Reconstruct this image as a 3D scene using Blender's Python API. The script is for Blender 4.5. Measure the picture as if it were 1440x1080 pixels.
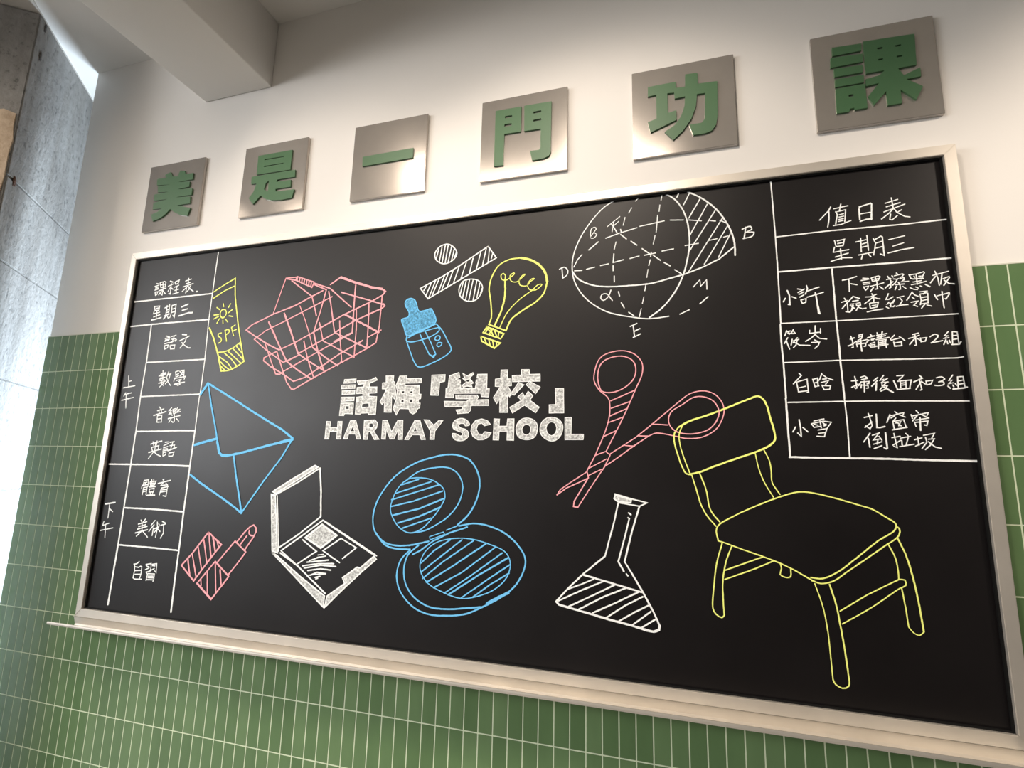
import bpy, bmesh, math, random
from mathutils import Vector, Matrix, geometry

random.seed(7)
for o in list(bpy.data.objects):
    bpy.data.objects.remove(o, do_unlink=True)
SC = bpy.context.scene
COL = SC.collection

# ------------------------------------------------------------------ camera
# Room axes: X along the blackboard wall, Y into the wall, Z up. Wall plane Y = 0.
ZT = 2.10                    # height of the board's inner top edge
FY = -0.026                  # front of the board's frame
cam = bpy.data.cameras.new('camera')
cam.sensor_width = 36.0
cam.lens = 741.0077 / 1440 * 36
cam.clip_start = 0.02
cam_o = bpy.data.objects.new('camera', cam)
right = Vector((0.95590938, 0.29261667, 0.02475358))
up = Vector((0.02735789, -0.17266298, 0.98460096))
back = Vector((0.29238468, -0.94051208, -0.17305553))
m = Matrix.Identity(4)
for i in range(3):
    m[i][0], m[i][1], m[i][2] = right[i], up[i], back[i]
m.translation = Vector((1.85255289, FY - 1.32267895, ZT - 0.74419324))
cam_o.matrix_world = m
COL.objects.link(cam_o)
SC.camera = cam_o

# ------------------------------------------------------------- world, light
world = bpy.data.worlds.new('world')
SC.world = world
world.use_nodes = True
wb = world.node_tree.nodes['Background']
wb.inputs['Color'].default_value = (1.0, 0.93, 0.84, 1)
wb.inputs['Strength'].default_value = 0.11

def light(name, kind, loc, target, energy, color, **kw):
    l = bpy.data.lights.new(name, kind)
    l.energy = energy
    l.color = color
    for k, v in kw.items():
        setattr(l, k, v)
    o = bpy.data.objects.new(name, l)
    o.location = loc
    o.rotation_euler = (Vector(target) - Vector(loc)).to_track_quat('-Z', 'Y').to_euler()
    COL.objects.link(o)
    return o

WARM = (1.0, 0.86, 0.72)
# linear wall washer under the ceiling, with small spots on the same track
light('wall_washer', 'AREA', (0.70, -1.30, 2.90), (0.70, 0.0, 1.10), 11, WARM,
      shape='RECTANGLE', size=2.3, size_y=0.24, spread=math.radians(104))
for lx, aim, e in ((-0.716, 0.15, 12), (0.62, 0.15, 20), (1.545, 0.15, 36), (3.75, -0.45, 135)):
    light('track_spot', 'SPOT', (lx, -1.08, 2.90), (lx + aim, 0.0, 1.25), e, WARM,
          spot_size=math.radians(90), spot_blend=0.5, shadow_soft_size=0.07)
# daylight from the window behind the partition, at the far left
light('window_daylight', 'AREA', (-0.95, 1.75, 0.95), (-0.45, -0.1, 1.15), 165, (0.72, 0.86, 1.0),
      shape='RECTANGLE', size=0.9, size_y=1.5, spread=math.radians(100))
# daylight from the shop front on the left of the room
light('shopfront_daylight', 'AREA', (-3.4, -2.9, 2.10), (0.5, 0.0, 0.75), 34, (0.93, 0.96, 1.0),
      shape='RECTANGLE', size=2.4, size_y=1.6, spread=math.radians(76))
# added fill light, unseen, behind and to the left of the camera
light('room_fill_light', 'AREA', (-2.0, -4.0, 2.80), (1.0, 0.0, 0.35), 30, (1.0, 0.93, 0.86),
      shape='RECTANGLE', size=3.2, size_y=1.0, spread=math.radians(80))
SC.view_settings.view_transform = 'Standard'
SC.view_settings.look = 'None'
SC.view_settings.gamma = 1.0
SC.view_settings.use_curve_mapping = False
SC.view_settings.exposure = 0.0

# ---------------------------------------------------------------- materials
def material(name, color, rough=0.5, metallic=0.0, spec=0.5):
    mt = bpy.data.materials.new(name)
    mt.use_nodes = True
    b = mt.node_tree.nodes['Principled BSDF']
    b.inputs['Base Color'].default_value = (*color, 1)
    b.inputs['Roughness'].default_value = rough
    b.inputs['Metallic'].default_value = metallic
    b.inputs['Specular IOR Level'].default_value = spec
    return mt, mt.node_tree, b

def noise(nt, scale, detail=4, rough=0.55, stretch=None, coord='Object'):
    tc = nt.nodes.new('ShaderNodeTexCoord')
    mp = nt.nodes.new('ShaderNodeMapping')
    if stretch:
        mp.inputs['Scale'].default_value = stretch
    nz = nt.nodes.new('ShaderNodeTexNoise')
    nz.inputs['Scale'].default_value = scale
    nz.inputs['Detail'].default_value = detail
    nz.inputs['Roughness'].default_value = rough
    nt.links.new(tc.outputs[coord], mp.inputs['Vector'])
    nt.links.new(mp.outputs['Vector'], nz.inputs['Vector'])
    return nz

def ramp(nt, src, stops):
    r = nt.nodes.new('ShaderNodeValToRGB')
    e = r.color_ramp.elements
    while len(e) < len(stops):
        e.new(0.5)
    for el, (p, c) in zip(e, stops):
        el.position = p
        el.color = (*c, 1) if len(c) == 3 else c
    nt.links.new(src, r.inputs['Fac'])
    return r

def bump(nt, b, src, strength, dist=0.002):
    bp = nt.nodes.new('ShaderNodeBump')
    bp.inputs['Strength'].default_value = strength
    bp.inputs['Distance'].default_value = dist
    nt.links.new(src, bp.inputs['Height'])
    nt.links.new(bp.outputs['Normal'], b.inputs['Normal'])

M = {}
mt, nt, b = material('white_plaster', (0.80, 0.775, 0.74), 0.62)
nz = noise(nt, 2.2, 3)
r = ramp(nt, nz.outputs['Fac'], [(0.3, (0.785, 0.76, 0.725)), (0.7, (0.815, 0.79, 0.755))])
nt.links.new(r.outputs['Color'], b.inputs['Base Color'])
bump(nt, b, noise(nt, 160, 3).outputs['Fac'], 0.06)
M['plaster'] = mt

mt, nt, b = material('ceiling_paint', (0.74, 0.72, 0.69), 0.7)
bump(nt, b, noise(nt, 120, 3).outputs['Fac'], 0.05)
M['ceiling'] = mt
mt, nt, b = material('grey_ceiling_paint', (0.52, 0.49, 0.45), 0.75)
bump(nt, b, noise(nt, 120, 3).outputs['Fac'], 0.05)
M['ceiling_grey'] = mt

# glazed green tile: every tile of its own shade, slightly wavy glaze
mt, nt, b = material('green_glazed_tile', (0.10, 0.2, 0.075), 0.16)
geo = nt.nodes.new('ShaderNodeNewGeometry')
r = ramp(nt, geo.outputs['Random Per Island'],
         [(0.0, (0.100, 0.178, 0.072)), (0.5, (0.118, 0.205, 0.086)), (1.0, (0.140, 0.230, 0.102))])
nz = noise(nt, 14, 3, stretch=(1, 1, 0.35))
mx = nt.nodes.new('ShaderNodeMixRGB')
mx.blend_type = 'MULTIPLY'
mx.inputs['Fac'].default_value = 0.5
r2 = ramp(nt, nz.outputs['Fac'], [(0.3, (0.78, 0.8, 0.78)), (0.7, (1.05, 1.05, 1.05))])
nt.links.new(r.outputs['Color'], mx.inputs['Color1'])
nt.links.new(r2.outputs['Color'], mx.inputs['Color2'])
nt.links.new(mx.outputs['Color'], b.inputs['Base Color'])
bump(nt, b, noise(nt, 26, 2).outputs['Fac'], 0.22, 0.003)
M['tile'] = mt
mt, nt, b = material('pale_green_grout', (0.62, 0.70, 0.50), 0.8)
M['grout'] = mt
mt, nt, b = material('tile_top_edge', (0.62, 0.62, 0.52), 0.4)
M['tile_edge'] = mt

# concrete: stained, pitted
mt, nt, b = material('raw_concrete', (0.4, 0.39, 0.37), 0.85, spec=0.25)
n1 = noise(nt, 3.0, 6, 0.6, stretch=(1, 1, 0.45))
r1 = ramp(nt, n1.outputs['Fac'], [(0.30, (0.15, 0.142, 0.13)), (0.5, (0.24, 0.232, 0.22)), (0.72, (0.33, 0.325, 0.31))])
n2 = noise(nt, 55, 7, 0.62, stretch=(1, 1, 0.8))
r2 = ramp(nt, n2.outputs['Fac'], [(0.33, (0.55, 0.55, 0.55)), (0.43, (0.95, 0.95, 0.95)), (0.62, (1.06, 1.06, 1.06))])
n3 = noise(nt, 9, 4, 0.6, stretch=(1.6, 1.6, 0.12))
r3 = ramp(nt, n3.outputs['Fac'], [(0.35, (0.82, 0.80, 0.78)), (0.6, (1, 1, 1))])
for rr, first in ((r2, True), (r3, False)):
    mx = nt.nodes.new('ShaderNodeMixRGB')
    mx.blend_type = 'MULTIPLY'
    mx.inputs['Fac'].default_value = 1.0
    nt.links.new((r1 if first else prev).outputs['Color'], mx.inputs['Color1'])
    nt.links.new(rr.outputs['Color'], mx.inputs['Color2'])
    prev = mx
nt.links.new(prev.outputs['Color'], b.inputs['Base Color'])
bump(nt, b, n2.outputs['Fac'], 0.5, 0.006)
M['concrete'] = mt
mt, nt, b = material('lamplit_beige', (0.46, 0.36, 0.26), 0.9, spec=0.2)  # rough beige that also carries the warm lamplight on the column's left face
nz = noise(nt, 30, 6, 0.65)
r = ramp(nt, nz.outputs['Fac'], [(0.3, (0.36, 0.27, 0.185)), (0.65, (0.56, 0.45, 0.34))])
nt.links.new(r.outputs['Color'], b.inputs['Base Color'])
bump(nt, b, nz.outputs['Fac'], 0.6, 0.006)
M['lamplit'] = mt
mt, nt, b = material('rusty_stain', (0.10, 0.045, 0.025), 0.9)
M['rust'] = mt
mt, nt, b = material('dark_void', (0.085, 0.078, 0.072), 0.95)
M['void'] = mt

def metal(name, col, rough, stretch):
    mt, nt, b = material(name, col, rough, 0.7)
    nz = noise(nt, 7, 4, 0.6)
    r = ramp(nt, nz.outputs['Fac'], [(0.3, tuple(c * 0.93 for c in col)), (0.7, tuple(min(1, c * 1.06) for c in col))])
    nt.links.new(r.outputs['Color'], b.inputs['Base Color'])
    n2 = noise(nt, 60, 3, 0.5, stretch=stretch)
    bump(nt, b, n2.outputs['Fac'], 0.05, 0.0006)
    return mt
M['steel'] = metal('brushed_steel', (0.53, 0.49, 0.45), 0.17, (0.06, 1, 12))
M['alu'] = metal('brushed_champagne_aluminium', (0.66, 0.615, 0.55), 0.46, (0.06, 6, 12))
mt, nt, b = material('green_lacquer', (0.062, 0.148, 0.066), 0.42)
M['green'] = mt

mt, nt, b = material('blackboard_enamel', (0.012, 0.0105, 0.011), 0.46, spec=0.37)
n1 = noise(nt, 3.5, 5, 0.65)
r = ramp(nt, n1.outputs['Fac'], [(0.35, (0.0020, 0.0009, 0.0012)), (0.7, (0.0032, 0.0018, 0.0022))])
nt.links.new(r.outputs['Color'], b.inputs['Base Color'])
r = ramp(nt, n1.outputs['Fac'], [(0.3, (0.44,) * 3), (0.7, (0.49,) * 3)])
nt.links.new(r.outputs['Color'], b.inputs['Roughness'])
M['board'] = mt
mt, nt, b = material('black_edge_shade', (0.004, 0.004, 0.004), 0.7, spec=0.2)  # black standing for the shade in the frame's recess
M['edge_shade'] = mt

def chalk(name, col, lo, hi, thin, grain=420):
    """chalk grains: the colour where chalk stuck, bare board where it skipped"""
    mt, nt, b = material(name, col, 0.9, spec=0.1)
    nz = noise(nt, grain, 3, 0.7)
    r = ramp(nt, nz.outputs['Fac'], [(lo, tuple(c * thin for c in col)), (hi, col)])
    nt.links.new(r.outputs['Color'], b.inputs['Base Color'])
    return mt
CH = {'white': (0.91, 0.93, 0.92), 'yellow': (0.90, 0.95, 0.25), 'blue': (0.18, 0.56, 0.92), 'pink': (0.93, 0.42, 0.46)}
for k, c in CH.items():
    M['chalk_' + k] = chalk(k + '_chalk', c, 0.28, 0.42, 0.7)
    M['rub_' + k] = chalk(k + '_chalk_rubbed', c, 0.38, 0.66, 0.36, 150)
mt, nt, b = material('pale_floor', (0.42, 0.40, 0.37), 0.5)
M['floor'] = mt

# ------------------------------------------------------------------ helpers
def link(name, me, mats, parent=None):
    o = bpy.data.objects.new(name, me)
    for x in (mats if isinstance(mats, (list, tuple)) else [mats]):
        me.materials.append(x)
    COL.objects.link(o)
    if parent:
        o.parent = parent
    return o

def from_bm(name, bm, mats, parent=None, smooth=False):
    me = bpy.data.meshes.new(name)
    bm.to_mesh(me)
    bm.free()
    if smooth:
        for p in me.polygons:
            p.use_smooth = True
    return link(name, me, mats, parent)

def add_box(bm, x0, x1, y0, y1, z0, z1, mat=0):
    v = [bm.verts.new((x, y, z)) for x in (x0, x1) for y in (y0, y1) for z in (z0, z1)]
    fs = [(0, 1, 3, 2), (4, 6, 7, 5), (0, 4, 5, 1), (2, 3, 7, 6), (0, 2, 6, 4), (1, 5, 7, 3)]
    out = []
    for f in fs:
        q = bm.faces.new([v[i] for i in f])
        q.material_index = mat
        out.append(q)
    return out

def bevel(bm, w, seg=2):
    bmesh.ops.bevel(bm, geom=list(bm.edges), offset=w, segments=seg, affect='EDGES', profile=0.5)

def prism(bm, pts, z0, z1):
    lo = [bm.verts.new((x, y, z0)) for x, y in pts]
    hi = [bm.verts.new((x, y, z1)) for x, y in pts]
    n = len(pts)
    bm.faces.new(lo[::-1]); bm.faces.new(hi)
    for i in range(n):
        bm.faces.new((lo[i], lo[(i + 1) % n], hi[(i + 1) % n], hi[i]))

def extrude_profile(bm, prof, x0, x1, mat=0):
    """prof = closed list of (y, z); swept along X"""
    a = [bm.verts.new((x0, y, z)) for y, z in prof]
    c = [bm.verts.new((x1, y, z)) for y, z in prof]
    n = len(prof)
    for i in range(n):
        bm.faces.new((a[i], a[(i + 1) % n], c[(i + 1) % n], c[i]))
    bm.faces.new(a[::-1]); bm.faces.new(c)
    bmesh.ops.recalc_face_normals(bm, faces=bm.faces)

def empty(name, loc, label, cat, group=None):
    o = bpy.data.objects.new(name, None)
    o.location = loc
    o.empty_display_size = 0.1
    o['label'] = label
    o['category'] = cat
    if group:
        o['group'] = group
    COL.objects.link(o)
    return o

def structure(name, bm, mats, label=None, cat=None, smooth=False):
    bmesh.ops.recalc_face_normals(bm, faces=bm.faces)
    o = from_bm(name, bm, mats, smooth=smooth)
    o['kind'] = 'structure'
    if label:
        o['label'] = label
        o['category'] = cat
    return o

# ---------------------------------------------------------------- the shell
XL, XR = -0.42, 3.30                    # partition wall: free left end, right end out of frame
ZC = ZT + 0.880                         # ceiling
bm = bmesh.new()
add_box(bm, XL, XR, 0.0, 0.10, 0.0, ZC + 0.05)
structure('wall_back', bm, M['plaster'], 'white plastered partition wall carrying the blackboard, tiled green below', 'wall')

bm = bmesh.new()
add_box(bm, -6.0, 5.0, -6.0, 3.0, -0.05, 0.0)
structure('floor', bm, M['floor'], 'pale floor of the room below the picture', 'floor')

# tile wainscot: upright narrow tiles with pale grout, stacked in straight courses
PX, PZ, TOPZ = 0.03812, 0.1381, ZT - 0.2627
bm = bmesh.new()
add_box(bm, XL, XR, -0.0061, -0.0002, 0.0, TOPZ, 1)
for f in add_box(bm, XL, XR, -0.0066, -0.0062, TOPZ - 0.0016, TOPZ + 0.0010, 2):
    pass
g = 0.0013
ncol = int((XR - XL) / PX) + 1
x00 = -0.3842 - PX
for k in range(14):
    zt = TOPZ - k * PZ - (0.0018 if k == 0 else g)
    zb = max(TOPZ - (k + 1) * PZ + g, 0.001)
    if zb >= zt:
        continue
    for j in range(ncol):
        xa, xb = x00 + j * PX + g, x00 + (j + 1) * PX - g
        xa, xb = max(xa, XL), min(xb, XR)
        if xb - xa < 0.004:
            continue
        e = 0.0006
        lo = [bm.verts.new(p) for p in ((xa, -0.0059, zb), (xb, -0.0059, zb), (xb, -0.0059, zt), (xa, -0.0059, zt))]
        t = [random.uniform(-0.0001, 0.0001) for _ in range(4)]
        hi = [bm.verts.new(p) for p in ((xa + e, -0.0066 + t[0], zb + e), (xb - e, -0.0066 + t[1], zb + e),
                                        (xb - e, -0.0066 + t[2], zt - e), (xa + e, -0.0066 + t[3], zt - e))]
        bm.faces.new(hi)
        for i in range(4):
            bm.faces.new((lo[i], lo[(i + 1) % 4], hi[(i + 1) % 4], hi[i]))
structure('trim_1', bm, [M['tile'], M['grout'], M['tile_edge']],
          'glossy green upright wall tiles with pale grout below and beside the blackboard', 'wall tiles')

# ceiling: the panel edge runs in line with the concrete column's face
cx, cy = -0.3133, -0.2777                # the column's near corner
dx, dy = -0.6075, 0.7943                 # along its right-hand face, away from the camera
lx, ly = -0.7943, -0.6075                # along its left-hand face
bm = bmesh.new()
far = 3.0
prism(bm, [(cx + dx * far, cy + dy * far), (cx - dx * far, cy - dy * far), (5.0, cy - dy * far), (5.0, cy + dy * far)], ZC, ZC + 0.06)
structure('ceiling', bm, M['ceiling'], 'white painted ceiling over the blackboard wall', 'ceiling')
bm = bmesh.new()
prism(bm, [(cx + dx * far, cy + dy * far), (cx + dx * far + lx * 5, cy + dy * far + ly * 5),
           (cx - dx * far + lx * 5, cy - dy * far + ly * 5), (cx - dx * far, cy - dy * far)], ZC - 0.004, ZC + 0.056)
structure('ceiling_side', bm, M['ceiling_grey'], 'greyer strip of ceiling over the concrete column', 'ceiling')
bm = bmesh.new()
add_box(bm, 0.198, 0.499, -2.6, -0.0005, ZT + 0.616, ZC - 0.0005)
bevel(bm, 0.004)
structure('ceiling_beam', bm, M['ceiling'], 'white boxed beam running out from the wall under the ceiling', 'beam', True)

# concrete column at the left, standing askew behind the end of the wall
bm = bmesh.new()
def col_ring(a0, a1, b0, b1):
    P = lambda a, c: (cx + dx * a + lx * c, cy + dy * a + ly * c)
    return [P(a0, b0), P(a1, b0), P(a1, b1), P(a0, b1)]
prism(bm, col_ring(0.006, 0.994, 0.006, 0.394), 0.0, ZC - 0.006)
zs = [0.0, ZT - 1.20, ZT - 0.837, ZT - 0.446, ZT - 0.053, ZT + 0.234, ZC - 0.005]
for a, c in zip(zs, zs[1:]):
    b2 = bmesh.new()
    prism(b2, col_ring(0, 1.0, 0, 0.40), a + 0.0012, c - 0.0012)
    bmesh.ops.bevel(b2, geom=list(b2.edges), offset=0.004, segments=2, affect='EDGES')
    me = bpy.data.meshes.new('tmp'); b2.to_mesh(me); b2.free()
    bm.from_mesh(me); bpy.data.meshes.remove(me)
o = structure('concrete_column', bm, M['concrete'], 'raw grey concrete column with casting joints left of the wall', 'column')
# rough beige coat, warm lamplight put into its colour, on the lower part of the left-hand face, with a ragged rim
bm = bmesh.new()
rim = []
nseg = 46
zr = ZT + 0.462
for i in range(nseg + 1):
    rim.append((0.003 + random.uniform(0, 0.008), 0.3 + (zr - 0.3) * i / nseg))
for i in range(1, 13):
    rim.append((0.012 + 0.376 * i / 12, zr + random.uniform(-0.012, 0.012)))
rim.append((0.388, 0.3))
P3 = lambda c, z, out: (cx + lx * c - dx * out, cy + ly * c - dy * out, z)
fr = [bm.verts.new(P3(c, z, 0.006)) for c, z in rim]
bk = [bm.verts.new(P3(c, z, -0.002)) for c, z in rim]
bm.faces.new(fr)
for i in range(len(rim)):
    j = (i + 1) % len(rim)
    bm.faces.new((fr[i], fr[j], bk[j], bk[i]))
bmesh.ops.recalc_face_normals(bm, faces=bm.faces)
h = from_bm('lamplit_coat', bm, M['lamplit'], o)
h['label'] = 'rough beige coat with warm lamplight painted into its colour'
# rusty tie hole on the corner, and two dark voids left by the casting
def blotch(name, a, z, sx, sz, mat, lab):
    bm = bmesh.new()
    bmesh.ops.create_icosphere(bm, subdivisions=4, radius=1.0)
    ph = a * 90
    for v in bm.verts:
        k = 1 + 0.35 * math.sin(v.co.x * 5 + v.co.z * 7 + ph) * math.cos(v.co.z * 4 + ph)
        v.co = Vector((v.co.x * sx * k, v.co.y * 0.003, v.co.z * sz * k))
    rot = Matrix.Rotation(math.atan2(dy, dx), 4, 'Z')
    bmesh.ops.transform(bm, matrix=Matrix.Translation((cx + dx * a, cy + dy * a, z)) @ rot, verts=bm.verts)
    h = from_bm(name, bm, mat, o, True)
    h['label'] = lab
blotch('tie_hole', 0.045, ZT + 0.234, 0.010, 0.017, M['rust'], 'rusty brown tie hole in the concrete')
blotch('casting_void', 0.042, ZT + 0.852, 0.007, 0.016, M['void'], 'upper dark void in the concrete near the ceiling')
blotch('casting_void', 0.047, ZT + 0.736, 0.008, 0.018, M['void'], 'lower dark void in the concrete')

# ---------------------------------------------------------------- blackboard
W, H = 2.4547, 1.2
SY = FY + 0.013                          # writing surface
root = empty('blackboard', (0, 0, ZT - H), 'large wall-mounted blackboard with metal frame, chalk tray and coloured chalk drawings', 'blackboard')
ROOT_INV = Matrix.Translation((0, 0, ZT - H)).inverted()
def part(name, bm, mats, parent=None, smooth=False):
    """geometry is given in room coordinates; the board's own origin is its inner lower left corner"""
    bmesh.ops.recalc_face_normals(bm, faces=bm.faces)
    bm.transform(ROOT_INV)
    return from_bm(name, bm, mats, parent or root, smooth)

bm = bmesh.new()
add_box(bm, -0.012, W + 0.012, SY, -0.0008 - 0.0066, ZT - H - 0.012, ZT + 0.012)
surf = part('writing_surface', bm, M['board'])
surf['label'] = 'matt black writing surface'

FW = 0.0245
def rail(pts, vertical):
    bm = bmesh.new()
    lo = [bm.verts.new((x, FY, z)) for x, z in pts]
    hi = [bm.verts.new((x, -0.0072, z)) for x, z in pts]
    n = len(pts)
    bm.faces.new(lo); bm.faces.new(hi[::-1])
    for i in range(n):
        bm.faces.new((lo[i], lo[(i + 1) % n], hi[(i + 1) % n], hi[i]))
    bmesh.ops.bevel(bm, geom=list(bm.edges), offset=0.0012, segments=2, affect='EDGES')
    return part('frame_rail', bm, M['alu'])
b0 = ZT - H
rail([(-FW, ZT + FW), (W + FW, ZT + FW), (W, ZT), (0, ZT)], 0)
rail([(-FW, b0 - FW), (-FW, ZT + FW), (0, ZT), (0, b0)], 1)
rail([(W + FW, ZT + FW), (W + FW, b0 - FW), (W, b0), (W, ZT)], 1)
rail([(-FW, b0 - FW), (0, b0), (W, b0), (W + FW, b0 - FW)], 0)
# black strips added as the shade along the inside of the frame
for x0, x1, z0, z1 in ((0.0002, 0.005, b0, ZT), (W - 0.005, W - 0.0002, b0, ZT), (0.005, W - 0.005, ZT - 0.005, ZT - 0.0002), (0.005, W - 0.005, b0 + 0.0002, b0 + 0.004)):
    bm = bmesh.new()
    add_box(bm, x0, x1, SY - 0.0045, SY - 0.0002, z0, z1)
    part('edge_shade_strip', bm, M['edge_shade'])

# chalk tray: a cove with a thin front lip
zt = b0 - FW
prof = [(FY, zt - 0.0005), (FY + 0.0022, zt - 0.0040), (FY + 0.0050, zt - 0.0130), (FY + 0.0080, zt - 0.0240), (FY + 0.0070, zt - 0.0310),
        (FY - 0.0120, zt - 0.0282), (FY - 0.040, zt - 0.0172), (FY - 0.0690, zt - 0.0055), (FY - 0.0737, zt + 0.0010), (FY - 0.0765, zt + 0.0010), (FY - 0.0770, zt - 0.003),
        (FY - 0.0765, zt - 0.0072), (FY - 0.040, zt - 0.0208), (FY - 0.012, zt - 0.0316), (FY + 0.004, zt - 0.0342), (-0.0072, zt - 0.0342), (-0.0072, zt - 0.0005)]
bm = bmesh.new()
extrude_profile(bm, prof, -0.030, W + FW)
tray = part('chalk_tray', bm, M['alu'])

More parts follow.
